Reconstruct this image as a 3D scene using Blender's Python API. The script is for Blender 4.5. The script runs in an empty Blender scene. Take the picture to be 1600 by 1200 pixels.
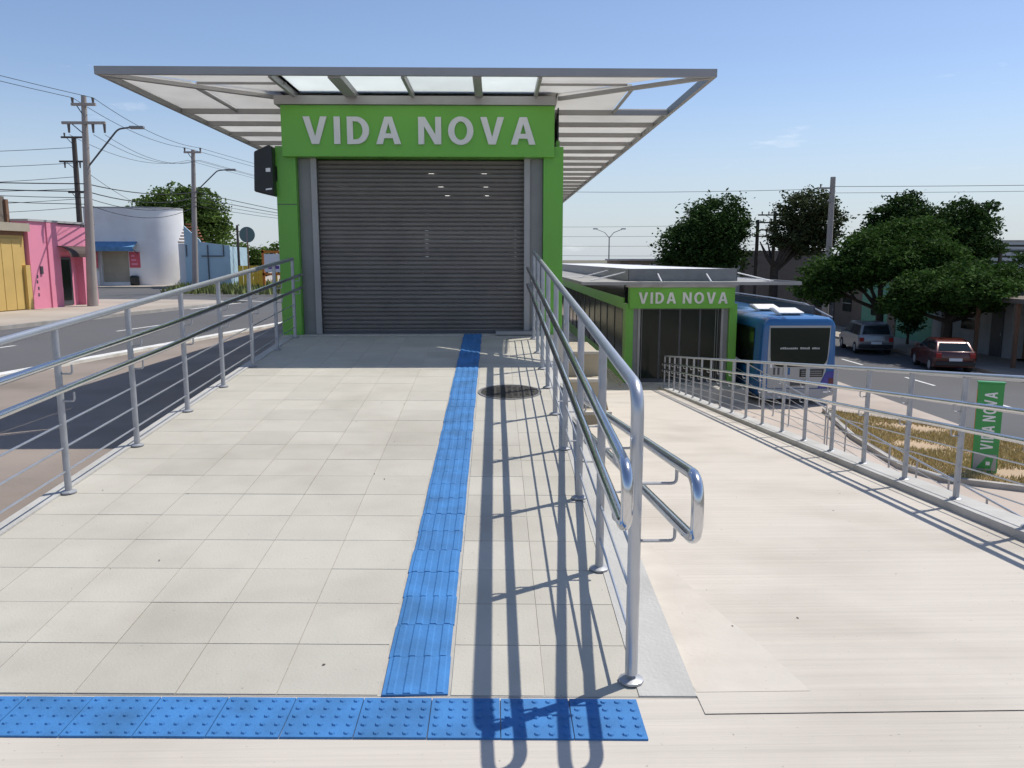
import bpy, math, random
from mathutils import Vector, Matrix
random.seed(7)
R = math.radians
SC = bpy.context.scene
COL = SC.collection

# ------------------------------------------------------------------ camera
cam = bpy.data.cameras.new('camera'); co = bpy.data.objects.new('camera', cam); COL.objects.link(co)
cam.sensor_width = 36; cam.lens = 28.125; cam.clip_end = 8000; cam.clip_start = .05
co.location = (0, 0, 1.6)
co.rotation_euler = (R(90) - math.atan(195/1250), 0, -math.atan(27/1250*.988))
SC.camera = co
# ------------------------------------------------------------------ sky, sun, exposure
SUNV = Vector((.50, .28, 1)).normalized()
w = bpy.data.worlds.new('World'); SC.world = w; w.use_nodes = True
nt = w.node_tree; bg = nt.nodes['Background']
sky = nt.nodes.new('ShaderNodeTexSky'); sky.sky_type = 'NISHITA'; sky.sun_disc = False
sky.sun_elevation = math.asin(SUNV.z); sky.sun_rotation = math.atan2(SUNV.x, SUNV.y)
sky.air_density = 1.0; sky.dust_density = .45; sky.ozone_density = 1.6; sky.altitude = 0
tcw = nt.nodes.new('ShaderNodeTexCoord'); mpw = nt.nodes.new('ShaderNodeMapping'); mpw.inputs['Scale'].default_value = (5, 5, 22); mpw.inputs['Location'].default_value = (1.7, .4, 0)
nzw = nt.nodes.new('ShaderNodeTexNoise'); nzw.inputs['Scale'].default_value = 1; nzw.inputs['Detail'].default_value = 9; nzw.inputs['Roughness'].default_value = .62
nt.links.new(tcw.outputs['Generated'], mpw.inputs[0]); nt.links.new(mpw.outputs[0], nzw.inputs['Vector'])
mrw = nt.nodes.new('ShaderNodeMapRange'); mrw.inputs['From Min'].default_value = .64; mrw.inputs['From Max'].default_value = .80; mrw.inputs['To Max'].default_value = .5
nt.links.new(nzw.outputs[0], mrw.inputs['Value'])
mxw = nt.nodes.new('ShaderNodeMix'); mxw.data_type = 'RGBA'; mxw.inputs[7].default_value = (9, 9.3, 9.8, 1)
nt.links.new(mrw.outputs[0], mxw.inputs[0]); tnw = nt.nodes.new('ShaderNodeMix'); tnw.data_type = 'RGBA'; tnw.blend_type = 'MULTIPLY'; tnw.inputs[0].default_value = 1; tnw.inputs[7].default_value = (1.03, 1.03, 1.12, 1)
nt.links.new(sky.outputs[0], tnw.inputs[6]); 
sxw = nt.nodes.new('ShaderNodeSeparateXYZ'); nt.links.new(tcw.outputs['Generated'], sxw.inputs[0])
hzw = nt.nodes.new('ShaderNodeMapRange'); hzw.interpolation_type = 'SMOOTHSTEP'; hzw.inputs['From Min'].default_value = -.02; hzw.inputs['From Max'].default_value = .22
hzw.inputs['To Min'].default_value = .85; hzw.inputs['To Max'].default_value = 0; nt.links.new(sxw.outputs[2], hzw.inputs['Value'])
hmw = nt.nodes.new('ShaderNodeMix'); hmw.data_type = 'RGBA'; hmw.inputs[7].default_value = (4.7, 5.35, 6.0, 1)
nt.links.new(hzw.outputs[0], hmw.inputs[0]); nt.links.new(tnw.outputs[2], hmw.inputs[6]); nt.links.new(hmw.outputs[2], mxw.inputs[6])
nt.links.new(mxw.outputs[2], bg.inputs[0]); bg.inputs[1].default_value = .115
sl = bpy.data.lights.new('sun', 'SUN'); so = bpy.data.objects.new('sun', sl); COL.objects.link(so)
sl.energy = 4.2; sl.angle = R(.53); sl.color = (1, .95, .87)
so.rotation_euler = SUNV.to_track_quat('Z', 'Y').to_euler(); so.location = (10, 6, 30)
SC.view_settings.view_transform = 'Standard'; SC.view_settings.look = 'None'
SC.view_settings.gamma = 1; SC.view_settings.exposure = 0.07

# ------------------------------------------------------------------ materials
M = {}
def mat(name, col, rough=.7, metal=0, var=0, vscale=3, bump=0, bscale=40, stretch=None, isl=0, obj=0, spec=.5, trans=0, emit=None, dirt=0, dscale=1.2, coat=0, world=False, specks=0):
    m = bpy.data.materials.new(name); m.use_nodes = True; M[name] = m
    n = m.node_tree.nodes; l = m.node_tree.links; b = n['Principled BSDF']
    b.inputs['Roughness'].default_value = rough; b.inputs['Metallic'].default_value = metal
    b.inputs['Specular IOR Level'].default_value = spec
    if coat: b.inputs['Coat Weight'].default_value = coat; b.inputs['Coat Roughness'].default_value = .06
    c = (*col, 1)
    b.inputs['Base Color'].default_value = c
    if emit: b.inputs['Emission Color'].default_value = (*emit[0], 1); b.inputs['Emission Strength'].default_value = emit[1]
    out = None
    if world: TCO = n.new('ShaderNodeNewGeometry').outputs['Position']
    else: TCO = n.new('ShaderNodeTexCoord').outputs['Object']
    def noise(scale, detail=5, st=None):
        t = n.new('ShaderNodeTexNoise'); t.inputs['Scale'].default_value = scale; t.inputs['Detail'].default_value = detail
        if st:
            mp = n.new('ShaderNodeMapping'); mp.inputs['Scale'].default_value = st
            l.new(TCO, mp.inputs[0]); l.new(mp.outputs[0], t.inputs['Vector'])
        else: l.new(TCO, t.inputs['Vector'])
        return t
    def hsv(prev, fac_socket, lo, hi):
        mr = n.new('ShaderNodeMapRange'); mr.inputs['From Min'].default_value = .2 if fac_socket.node.type == 'TEX_NOISE' else 0
        mr.inputs['From Max'].default_value = .8 if fac_socket.node.type == 'TEX_NOISE' else 1
        mr.inputs['To Min'].default_value = lo; mr.inputs['To Max'].default_value = hi
        l.new(fac_socket, mr.inputs['Value'])
        h = n.new('ShaderNodeHueSaturation'); l.new(mr.outputs[0], h.inputs['Value'])
        if prev is None: h.inputs['Color'].default_value = c
        else: l.new(prev, h.inputs['Color'])
        return h.outputs[0]
    if var: out = hsv(out, noise(vscale, 6, stretch).outputs[0], 1-var, 1+var)
    if isl:
        g = n.new('ShaderNodeNewGeometry'); out = hsv(out, g.outputs['Random Per Island'], 1-isl, 1+isl)
    if obj:
        g = n.new('ShaderNodeObjectInfo'); out = hsv(out, g.outputs['Random'], 1-obj, 1+obj)
    if dirt:
        t = noise(dscale, 8); cr = n.new('ShaderNodeValToRGB')
        cr.color_ramp.elements[0].position = .45; cr.color_ramp.elements[1].position = .75
        cr.color_ramp.elements[0].color = (1, 1, 1, 1); cr.color_ramp.elements[1].color = (1-dirt, 1-dirt*1.05, 1-dirt*1.15, 1)
        l.new(t.outputs[0], cr.inputs[0])
        mx = n.new('ShaderNodeMix'); mx.data_type = 'RGBA'; mx.blend_type = 'MULTIPLY'; mx.inputs[0].default_value = 1
        if out is None: mx.inputs[6].default_value = c
        else: l.new(out, mx.inputs[6])
        l.new(cr.outputs[0], mx.inputs[7]); out = mx.outputs[2]
    if specks:
        t = noise(55, 2); cr = n.new('ShaderNodeValToRGB'); cr.color_ramp.elements[0].position = .72; cr.color_ramp.elements[1].position = .78
        cr.color_ramp.elements[0].color = (1, 1, 1, 1); cr.color_ramp.elements[1].color = (1-specks,)*3+(1,)
        l.new(t.outputs[0], cr.inputs[0]); mx = n.new('ShaderNodeMix'); mx.data_type = 'RGBA'; mx.blend_type = 'MULTIPLY'; mx.inputs[0].default_value = 1
        l.new(out, mx.inputs[6]); l.new(cr.outputs[0], mx.inputs[7]); out = mx.outputs[2]
    if out is not None: l.new(out, b.inputs['Base Color'])
    if bump:
        t = noise(bscale, 6, stretch); bp = n.new('ShaderNodeBump'); bp.inputs['Strength'].default_value = bump; bp.inputs['Distance'].default_value = .02
        l.new(t.outputs[0], bp.inputs['Height']); l.new(bp.outputs[0], b.inputs['Normal'])
    if trans:
        tr = n.new('ShaderNodeBsdfTranslucent'); ms = n.new('ShaderNodeMixShader'); ms.inputs[0].default_value = trans
        if out is not None: l.new(out, tr.inputs[0])
        else: tr.inputs[0].default_value = c
        l.new(b.outputs[0], ms.inputs[1]); l.new(tr.outputs[0], ms.inputs[2]); l.new(ms.outputs[0], n['Material Output'].inputs[0])
    return m
def glassmat(name, col, alpha, rough=.05):
    m = bpy.data.materials.new(name); m.use_nodes = True; M[name] = m
    n = m.node_tree.nodes; l = m.node_tree.links; b = n['Principled BSDF']
    b.inputs['Base Color'].default_value = (*col, 1); b.inputs['Roughness'].default_value = rough; b.inputs['Specular IOR Level'].default_value = .3
    t = n.new('ShaderNodeBsdfTransparent'); ms = n.new('ShaderNodeMixShader'); ms.inputs[0].default_value = alpha
    l.new(t.outputs[0], ms.inputs[1]); l.new(b.outputs[0], ms.inputs[2]); l.new(ms.outputs[0], n['Material Output'].inputs[0])
mat('concrete_brushed', (.535, .49, .425), .9, var=.085, vscale=1, stretch=(.55, 24, 8), bump=.45, bscale=1.4, dirt=.2, dscale=.9, specks=.4)
mat('concrete_smooth', (.545, .5, .435), .88, var=.07, vscale=4, bump=.1, bscale=40, dirt=.12, dscale=3, specks=.4)
mat('concrete_plain', (.52, .49, .44), .9, var=.12, vscale=2, bump=.25, bscale=30, dirt=.25, dscale=1.1)
mat('concrete_edge', (.47, .46, .43), .9, var=.1, vscale=5, bump=.25, bscale=60, dirt=.2)
mat('grout', (.43, .405, .355), .95, var=.15, vscale=20)
mat('paver', (.47, .445, .38), .85, var=.05, vscale=5, bump=.12, bscale=90, obj=.05, dirt=.2, dscale=1.1, world=True, specks=.35)
mat('tactile_blue', (.04, .18, .43), .75, var=.2, vscale=7, obj=.07, bump=.15, bscale=60, dirt=.3, dscale=4, world=True)
mat('asphalt', (.11, .11, .113), .9, var=.14, vscale=.5, bump=.35, bscale=60, dirt=.2, dscale=.25)
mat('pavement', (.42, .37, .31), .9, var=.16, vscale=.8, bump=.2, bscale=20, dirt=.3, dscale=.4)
mat('bus_lane', (.47, .40, .34), .9, var=.12, vscale=.8, bump=.2, bscale=20, dirt=.25, dscale=.3)
mat('earth', (.42, .31, .2), .95, var=.3, vscale=.35, bump=.3, bscale=5)
mat('far_ground', (.15, .14, .095), .95, var=.35, vscale=.05, bump=.3, bscale=5)
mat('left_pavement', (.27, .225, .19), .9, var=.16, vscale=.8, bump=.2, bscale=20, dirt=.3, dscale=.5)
mat('kerb', (.42, .40, .37), .9, var=.12, vscale=3, bump=.2, bscale=20, dirt=.3)
mat('road_paint', (.74, .74, .72), .8, var=.1, vscale=6, dirt=.35, dscale=3)
mat('grass', (.52, .43, .21), .9, isl=.4)
mat('weed', (.17, .20, .06), .9, isl=.4)
mat('steel', (.50, .52, .55), .35, .75, var=.08, vscale=8, bump=.05, bscale=30)
mat('galvanised', (.40, .41, .43), .5, .55, var=.15, vscale=12, bump=.06, bscale=50)
mat('chrome', (.62, .63, .65), .16, 1, var=.08, vscale=6)
mat('green_panel', (.125, .385, .04), .38, var=.06, vscale=1.2, bump=.02, bscale=3, coat=.15)
mat('letter', (.62, .63, .63), .45, .1, var=.04)
mat('grey_frame', (.23, .23, .23), .5, .3, var=.1, vscale=4)
mat('grey_beam', (.34, .335, .33), .5, .35, var=.08, vscale=3)
mat('dark_frame', (.085, .09, .1), .45, .3, var=.1, vscale=4)
mat('shutter', (.17, .155, .14), .6, .1, var=.15, vscale=2.5, obj=.12, world=True)
mat('panel_white', (.82, .81, .78), .45, var=.05, vscale=2, trans=.68, obj=.07, dirt=.08, dscale=1.3, world=True)
mat('panel_glass', (.86, .89, .87), .3, var=.05, vscale=2, trans=.8, obj=.09)
mat('roof_white', (.78, .78, .77), .5, var=.05, vscale=2, dirt=.15)
mat('interior', (.30, .31, .30), .7, var=.1)
mat('lamp', (.9, .9, .9), .4, emit=((1, .97, .9), 5))
glassmat('dark_glass', (.015, .022, .016), .94, .12)
glassmat('car_glass', (.02, .03, .035), .9, .04)
mat('black_plastic', (.012, .014, .015), .35, var=.2)
mat('white_plastic', (.8, .8, .8), .4)
mat('cast_iron', (.055, .052, .048), .65, .5, var=.4, vscale=14, bump=.5, bscale=30)
mat('bus_blue', (.02, .125, .33), .25, var=.04, coat=.6)
mat('bus_violet', (.05, .05, .30), .25, coat=.6)
mat('bus_maroon', (.10, .015, .03), .3, coat=.5)
mat('bus_silver', (.40, .41, .42), .35, .2, coat=.4)
mat('bus_bumper', (.36, .36, .36), .45)
mat('tyre', (.018, .018, .018), .85)
mat('car_silver', (.25, .26, .27), .3, .5, coat=.6)
mat('car_red', (.095, .014, .01), .25, .2, coat=.7)
mat('lamp_red', (.35, .01, .01), .3)
mat('paint_pink', (.78, .27, .38), .8, var=.06, vscale=1.2, dirt=.12, dscale=.8)
mat('paint_yellow', (.62, .43, .14), .7, var=.05, vscale=2, dirt=.12, dscale=.8)
mat('paint_white', (.82, .81, .79), .8, var=.05, vscale=.7, dirt=.15, dscale=.5)
mat('paint_blue', (.42, .58, .66), .8, var=.06, vscale=1, dirt=.12, dscale=.6)
mat('paint_beige', (.42, .37, .28), .8, var=.06, vscale=2, dirt=.15)
mat('old_wall', (.19, .155, .125), .9, var=.3, vscale=2, dirt=.4, dscale=2)
mat('paint_mint', (.16, .38, .26), .8, var=.06, vscale=1, dirt=.15)
mat('paint_grey', (.42, .42, .41), .8, var=.08, vscale=1, dirt=.2)
mat('brick_brown', (.22, .12, .075), .85, var=.15, vscale=3)
mat('terracotta', (.36, .13, .07), .8, var=.2, vscale=5, obj=.15)
mat('awning_brown', (.07, .045, .035), .7)
mat('awning_blue', (.10, .24, .42), .7, var=.3, vscale=3)
mat('awning_red', (.30, .03, .04), .7)
mat('poster_red', (.62, .10, .13), .6, var=.1, vscale=4)
mat('kiosk_yellow', (.72, .50, .05), .6, var=.1)
mat('kiosk_orange', (.62, .20, .03), .6, var=.1)
mat('sign_teal', (.10, .18, .17), .5)
mat('totem_green', (.03, .30, .07), .4, var=.05, coat=.2)
mat('pole_concrete', (.36, .32, .29), .9, var=.14, vscale=2, bump=.2, bscale=20)
mat('pole_wood', (.09, .075, .065), .9, var=.2, vscale=3)
mat('cable', (.018, .018, .018), .7)
mat('insulator', (.12, .10, .09), .3)
mat('bark', (.065, .05, .038), .95, var=.3, vscale=6, bump=.6, bscale=14)
mat('leaf_dark', (.034, .07, .016), .85, isl=.42, var=.45, vscale=.9, trans=.2, spec=.15)
mat('leaf_mid', (.042, .088, .016), .85, isl=.42, var=.45, vscale=.9, trans=.25, spec=.15)
mat('leaf_light', (.085, .14, .03), .85, isl=.42, var=.45, vscale=.9, trans=.25, spec=.15)
mat('leaf_dull', (.055, .07, .028), .85, isl=.42, var=.45, vscale=.9, trans=.2, spec=.15)
mat('haze_building', (.50, .50, .52), .8)
mat('cloud', (.9, .9, .9), 1)

# ------------------------------------------------------------------ mesh builder
class MB:
    def __init__(s): s.v = []; s.f = []
    def poly(s, pts, flip=False):
        i = len(s.v); s.v += [Vector(p) for p in pts]; k = list(range(i, i+len(pts))); s.f.append(k[::-1] if flip else k); return s
    def box(s, x0, x1, y0, y1, z0, z1, m=None, c=0):
        i = len(s.v)
        P = [(x0,y0,z0),(x1,y0,z0),(x1,y1,z0),(x0,y1,z0),(x0,y0,z1),(x1,y0,z1),(x1,y1,z1),(x0,y1,z1)]
        P = [Vector(p) for p in P]
        if m: P = [m @ p for p in P]
        s.v += P
        s.f += [[i+a for a in q] for q in ((3,2,1,0),(4,5,6,7),(0,1,5,4),(1,2,6,5),(2,3,7,6),(3,0,4,7))]
        return s
    def prism(s, pts, off, m=None):           # polygon pts (3d, ccw seen against off), extruded by off
        n = len(pts); i = len(s.v); off = Vector(off)
        P = [Vector(p) for p in pts] + [Vector(p)+off for p in pts]
        if m: P = [m @ p for p in P]
        s.v += P
        s.f.append(list(range(i+n-1, i-1, -1))); s.f.append(list(range(i+n, i+2*n)))
        for k in range(n):
            a, b = i+k, i+(k+1) % n; s.f.append([a, b, b+n, a+n])
        return s
    def tube(s, pts, r, n=8, cap=True):
        pts = [Vector(p) for p in pts]; rr = r if isinstance(r, (list, tuple)) else [r]*len(pts)
        t0 = (pts[1]-pts[0]).normalized(); u = t0.orthogonal().normalized(); rings = []
        for k, p in enumerate(pts):
            t = (pts[min(k+1, len(pts)-1)]-pts[max(k-1, 0)]).normalized()
            u = (u - t*u.dot(t)).normalized(); v = t.cross(u)
            i = len(s.v); rings.append(i)
            s.v += [p + (u*math.cos(2*math.pi*a/n)+v*math.sin(2*math.pi*a/n))*rr[k] for a in range(n)]
        for a, b in zip(rings, rings[1:]):
            s.f += [[a+k, a+(k+1) % n, b+(k+1) % n, b+k] for k in range(n)]
        if cap: s.f.append([rings[0]+k for k in range(n)][::-1]); s.f.append([rings[-1]+k for k in range(n)])
        return s
    def cyl(s, x, y, z0, z1, r0, r1=None, n=12): return s.tube([(x,y,z0),(x,y,z1)], [r0, r0 if r1 is None else r1], n)
    def build(s, name, m, parent=None, smooth=False, off=None, bevel=0):
        me = bpy.data.meshes.new(name); o3 = Vector(off) if off is not None else Vector((0,0,0))
        me.from_pydata([tuple(p-o3) for p in s.v], [], s.f); me.update()
        o = bpy.data.objects.new(name, me); COL.objects.link(o)
        if isinstance(m, str): me.materials.append(M[m])
        if smooth:
            me.shade_smooth() if hasattr(me, 'shade_smooth') else None
            try: me.set_sharp_from_angle(angle=R(40))
            except Exception: pass
        if bevel:
            md = o.modifiers.new('bevel', 'BEVEL'); md.width = bevel; md.segments = 2; md.limit_method = 'ANGLE'
        if parent: o.parent = parent
        return o
def tag(o, label=None, cat=None, group=None, kind=None):
    if label: o['label'] = label
    if cat: o['category'] = cat
    if group: o['group'] = group
    if kind: o['kind'] = kind
    return o
def thing(name, label, cat, loc=(0,0,0), rz=0, group=None):
    o = bpy.data.objects.new(name, None); COL.objects.link(o); o.empty_display_size = .2
    o.location = loc; o.rotation_euler = (0, 0, rz)
    return tag(o, label, cat, group)
def inst(me, name, loc, parent=None, rot=None):
    o = bpy.data.objects.new(name, me); COL.objects.link(o); o.location = loc
    if rot: o.rotation_euler = rot
    if parent: o.parent = parent
    return o
def struct(mb, name, m, **k): return tag(mb.build(name, m, **k), kind='structure')
def fillet(pts, r, n=6):
    pts = [Vector(p) for p in pts]; out = [pts[0]]
    for a, b, c in zip(pts, pts[1:], pts[2:]):
        d1 = (a-b); d2 = (c-b); ang = d1.angle(d2)
        if ang > R(178): out.append(b); continue
        t = min(r/math.tan(ang/2), d1.length*.49, d2.length*.49)
        p = b+d1.normalized()*t; q = b+d2.normalized()*t
        for k in range(n+1):
            f = k/n; out.append((p*(1-f)+b*f)*(1-f)+(b*(1-f)+q*f)*f)
    out.append(pts[-1]); return out

# ================================================================== TERRAIN
LZ, RZ = -.42, -3.12         # street level on the left, on the right
g = MB()
prof = [(-4000, LZ-.06), (-3, LZ-.06), (-1.5, LZ-.06), (.6, RZ-.06), (4000, RZ-.06)]
for k, (a, b) in enumerate(zip(prof, prof[1:])):
    g.poly([(a[0], -400, a[1]), (b[0], -400, b[1]), (b[0], 4000, b[1]), (a[0], 4000, a[1])])
struct(g, 'ground', 'far_ground')

# left street: asphalt strip running slightly to the right as it goes away, side street leaving left
ne = lambda y: -8.5+.166*(y-13.7)
fe = lambda y: -14.4+.166*(y-23.4)
z = LZ-.004
a = MB(); a.poly([(ne(-60), -60, z), (ne(230), 230, z), (fe(230), 230, z), (fe(-60), -60, z)])
a.poly([(fe(39), 39, z+.002), (fe(57.5), 57.5, z+.002), (-80, 57.0, z+.002), (-80, 41, z+.002), (-17.5, 40, z+.002)])
struct(a, 'road', 'asphalt')
z = LZ+.0
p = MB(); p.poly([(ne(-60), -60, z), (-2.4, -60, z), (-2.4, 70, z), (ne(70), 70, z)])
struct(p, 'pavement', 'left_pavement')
k = MB()
m_ = .166
k.prism([(ne(-60)-.12, -60, LZ-.05), (ne(-60)+.02, -60, LZ-.05), (ne(70)+.02, 70, LZ-.05), (ne(70)-.12, 70, LZ-.05)], (0, 0, .11))
struct(k, 'kerb', 'road_paint')
# far pavement with its rounded corner
def arc(cx, cy, r, a0, a1, n): return [(cx+r*math.cos(R(a0+(a1-a0)*i/n)), cy+r*math.sin(R(a0+(a1-a0)*i/n))) for i in range(n+1)]
cp = [(fe(-60), -60), (fe(33), 33)] + arc(fe(36)-2.6, 36, 2.6, 0, 80, 6) + [(-22, 39.6), (-60, 40.6), (-60, -60)]
k = MB(); k.prism([(x, y, LZ-.05) for x, y in cp], (0, 0, .17)); struct(k, 'pavement', 'pavement')
k = MB()
cp2 = cp[:-3]
for (x0, y0), (x1, y1) in zip(cp2, cp2[1:]):
    d = Vector((x1-x0, y1-y0, 0)).normalized(); nn = Vector((d.y, -d.x, 0))*.13
    k.prism([(x0, y0, LZ-.04), (x0+nn.x, y0+nn.y, LZ-.04), (x1+nn.x, y1+nn.y, LZ-.04), (x1, y1, LZ-.04)], (0, 0, .155))
struct(k, 'kerb', 'kerb')
cp = [(fe(230), 230), (fe(61), 61)] + arc(fe(61)-3, 60.5, 3, 0, -80, 6) + [(-24, 57.4), (-80, 57.2), (-80, 230)]
k = MB(); k.prism([(x, y, LZ-.05) for x, y in cp[::-1]], (0, 0, .16)); struct(k, 'pavement', 'pavement')
# painted markings
def dash(name, x, y, dx, dy, wd, z):
    d = Vector((dx, dy, 0)); n = Vector((-dy, dx, 0)).normalized()*wd/2; c = Vector((x, y, z))
    mb = MB(); mb.poly([c-d/2-n, c+d/2-n, c+d/2+n, c-d/2+n]); return mb
ml = MB()
for y in range(-12, 120, 6):
    q = dash('', (ne(y)+fe(y))/2, y, .166*2.2, 2.2, .11, LZ+.002); i = len(ml.v); ml.v += q.v; ml.f += [[i+t for t in f] for f in q.f]
for q in (dash('', fe(35)+.3, 35.5, .5, 5, .14, LZ+.002), dash('', fe(39.3)-.4, 39.8, -2.6, 2.6, .14, LZ+.002), dash('', fe(50)-.2, 50, 1.2, 9, .12, LZ+.002),
          dash('', ne(26)-.5, 26, .166*60, 60, .1, LZ+.002)):
    i = len(ml.v); ml.v += q.v; ml.f += [[i+t for t in f] for f in q.f]
struct(ml, 'road_marking', 'road_paint')

# right street, lower
q = MB(); q.poly([(2.0, -60, RZ), (13.4, -60, RZ), (13.4, 130, RZ), (2.0, 130, RZ)]); struct(q, 'pavement', 'bus_lane')
q = MB(); q.poly([(13.4, -60, RZ-.004), (20.6, -60, RZ-.004), (20.6, 200, RZ-.004), (13.4, 200, RZ-.004)])
q.poly([(20.6, 62, RZ-.004), (120, 62, RZ-.004), (120, 70, RZ-.004), (20.6, 70, RZ-.004)]); struct(q, 'road', 'asphalt')
q = MB(); q.box(20.6, 24, -60, 62, RZ-.05, RZ+.12); struct(q, 'pavement', 'pavement')
ml = MB()
for y in range(6, 90, 6):
    q = dash('', 16.6, y+.6, 0, 2.2, .12, RZ+.002); i = len(ml.v); ml.v += q.v; ml.f += [[i+t for t in f] for f in q.f]
struct(ml, 'road_marking', 'road_paint')

# ================================================================== FOREGROUND SLAB AND RAMPS
S = .07; Y0 = 2.75; SK = -.030
rz = lambda y: S*(y-Y0)
sa = math.atan(S)
q = MB()
q.prism([(-9, -8, -.6), (4.1, -8, -.6), (4.1, Y0+SK*4.1, -.6), (.75, Y0+SK*.75, -.6), (-2.76, Y0-SK*2.76+.0, -.6), (-9, Y0-SK*2.76, -.6)], (0, 0, .596))
fg = struct(q, 'plaza', 'concrete_brushed')
# joint crack in the foreground
ck = MB(); ck.box(.55, .95, 2.715, 2.722, -.002, .0008)
# ramp up to the station
RL, RR, RE = -2.74, .53, .74
q = MB()
def quadstrip(mb, xl, xr, y0, y1, z0, z1, bot):
    P = [(xl, y0, z0), (xr, y0, z0), (xr, y1, z1), (xl, y1, z1)]
    mb.poly(P)
    Bm = [(x, y, bot) for x, y, _ in P]
    for i in range(4):
        j = (i+1) % 4; mb.poly([Bm[i], Bm[j], P[j], P[i]])
yb = Y0-SK*2.76
q.poly([(RL, Y0+SK*RL, -.0025), (RE, Y0+SK*RE, -.0025), (RE, 10.95, rz(10.95)-.0025), (RL, 10.95, rz(10.95)-.0025)])
q.poly([(RL, Y0+SK*RL, -1), (RL, Y0+SK*RL, -.012), (RL, 10.95, rz(10.95)-.012), (RL, 10.95, -1)])
q.poly([(RE, Y0+SK*RE, -3.2), (RE, 10.95, -3.2), (RE, 10.95, rz(10.95)-.012), (RE, Y0+SK*RE, -.012)])
q.poly([(RL, Y0+SK*RL, -1), (RE, Y0+SK*RE, -1), (RE, Y0+SK*RE, -.012), (RL, Y0+SK*RL, -.012)])
ramp = struct(q, 'ramp', 'grout')
# edge strips of cast concrete on both sides
e = MB(); e.prism([(RR, Y0+SK*RR+.004, -.5), (RE+.004, Y0+SK*RE+.004, -.5), (RE+.004, 10.94, -.5), (RR, 10.94, -.5)], (0, 0, .1))
e.v[4:8] = [Vector((p.x, p.y, rz(p.y)+.004)) for p in e.v[4:8]]
e.build('edge_strip', 'concrete_edge', ramp)
e = MB(); e.prism([(RL-.06, Y0+SK*RL+.004, -.5), (RL+.035, Y0+SK*RL+.004, -.5), (RL+.035, 10.94, -.5), (RL-.06, 10.94, -.5)], (0, 0, .1))
e.v[4:8] = [Vector((p.x, p.y, rz(p.y)+.012)) for p in e.v[4:8]]
e.build('edge_strip', 'concrete_edge', ramp)
# paving tiles, one object each
def tile_mesh(name, wx, wy, th, m, gap=.0028, bev=.0008):
    mb = MB(); a, b = wx/2-gap/2, wy/2-gap/2
    def sk(x, y, z): return (x, y+SK*x, z)
    top = [sk(-a+bev, -b+bev, 0), sk(a-bev, -b+bev, 0), sk(a-bev, b-bev, 0), sk(-a+bev, b-bev, 0)]
    mid = [sk(-a, -b, -bev), sk(a, -b, -bev), sk(a, b, -bev), sk(-a, b, -bev)]
    low = [sk(-a, -b, -th), sk(a, -b, -th), sk(a, b, -th), sk(-a, b, -th)]
    mb.poly(top)
    for i in range(4):
        j = (i+1) % 4; mb.poly([mid[i], mid[j], top[j], top[i]]); mb.poly([low[i], low[j], mid[j], mid[i]])
    me = bpy.data.meshes.new(name); me.from_pydata([tuple(v) for v in mb.v], [], mb.f); me.materials.append(M[m]); return me
tw = (-.44-(RL+.035))/6; th_ = .3455
tmL = tile_mesh('paving_tile', tw, th_, .011, 'paver'); tw2 = (RR+.17)/2
tmR = tile_mesh('paving_tile', tw2, th_, .011, 'paver')
nrow = int((10.95-Y0)/th_)
for r_ in range(nrow+1):
    for c in range(8):
        x = RL+.035+tw*(c+.5) if c < 6 else -.17+tw2*(c-6+.5)
        y = Y0+.004+th_*(r_+.5)+SK*x
        if y > 10.8: continue
        jz = random.uniform(-.0004, .0012)
        inst(tmL if c < 6 else tmR, 'paving_tile', (x, y, rz(y)+jz), ramp, (sa+random.uniform(-.001, .001), random.uniform(-.0012, .0012), 0))
# tactile guiding strip (ridged tiles) and warning strip (studded tiles)
def guide_mesh():
    mb = MB(); a = .25/2-.0025; b = .25/2-.0006
    mb.box(-a, a, -b, b, -.012, .003)
    for k in range(4):
        x = -.092+k*.0613; w0, w1 = .017, .011
        mb.prism([(x-w0, -b+.002, .003), (x+w0, -b+.002, .003), (x+w1, -b+.004, .0072), (x-w1, -b+.004, .0072)], (0, 2*b-.006, 0))
    me = bpy.data.meshes.new('tactile_tile'); me.from_pydata([tuple(v) for v in mb.v], [], mb.f); me.materials.append(M['tactile_blue']); return me
gm = guide_mesh(); y = Y0+.012+.125
while y < 10.9:
    inst(gm, 'tactile_tile', (-.305+random.uniform(-.003, .003), y, rz(y)+random.uniform(0, .002)), ramp, (sa, 0, random.uniform(-.008, .008))); y += .25
def warn_mesh():
    mb = MB(); a = .25/2-.002
    P = [(-a, -a), (a, -a), (a, a), (-a, a)]
    mb.prism([(x, y+SK*x, -.006) for x, y in P], (0, 0, .009))
    for i in range(5):
        for j in range(5):
            x, y = -.1+.05*i, -.1+.05*j+SK*(-.1+.05*i)
            mb.tube([(x, y, .003), (x, y, .0085)], [.0125, .0085], 6)
    me = bpy.data.meshes.new('tactile_tile'); me.from_pydata([tuple(v) for v in mb.v], [], mb.f); me.materials.append(M['tactile_blue']); return me
wm = warn_mesh()
for k in range(22):
    x = .39-.25*k; y = 2.607+SK*(x)+.0
    inst(wm, 'tactile_tile', (x, y, .0+random.uniform(0, .0015)), fg, (0, 0, random.uniform(-.006, .006)))
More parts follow.
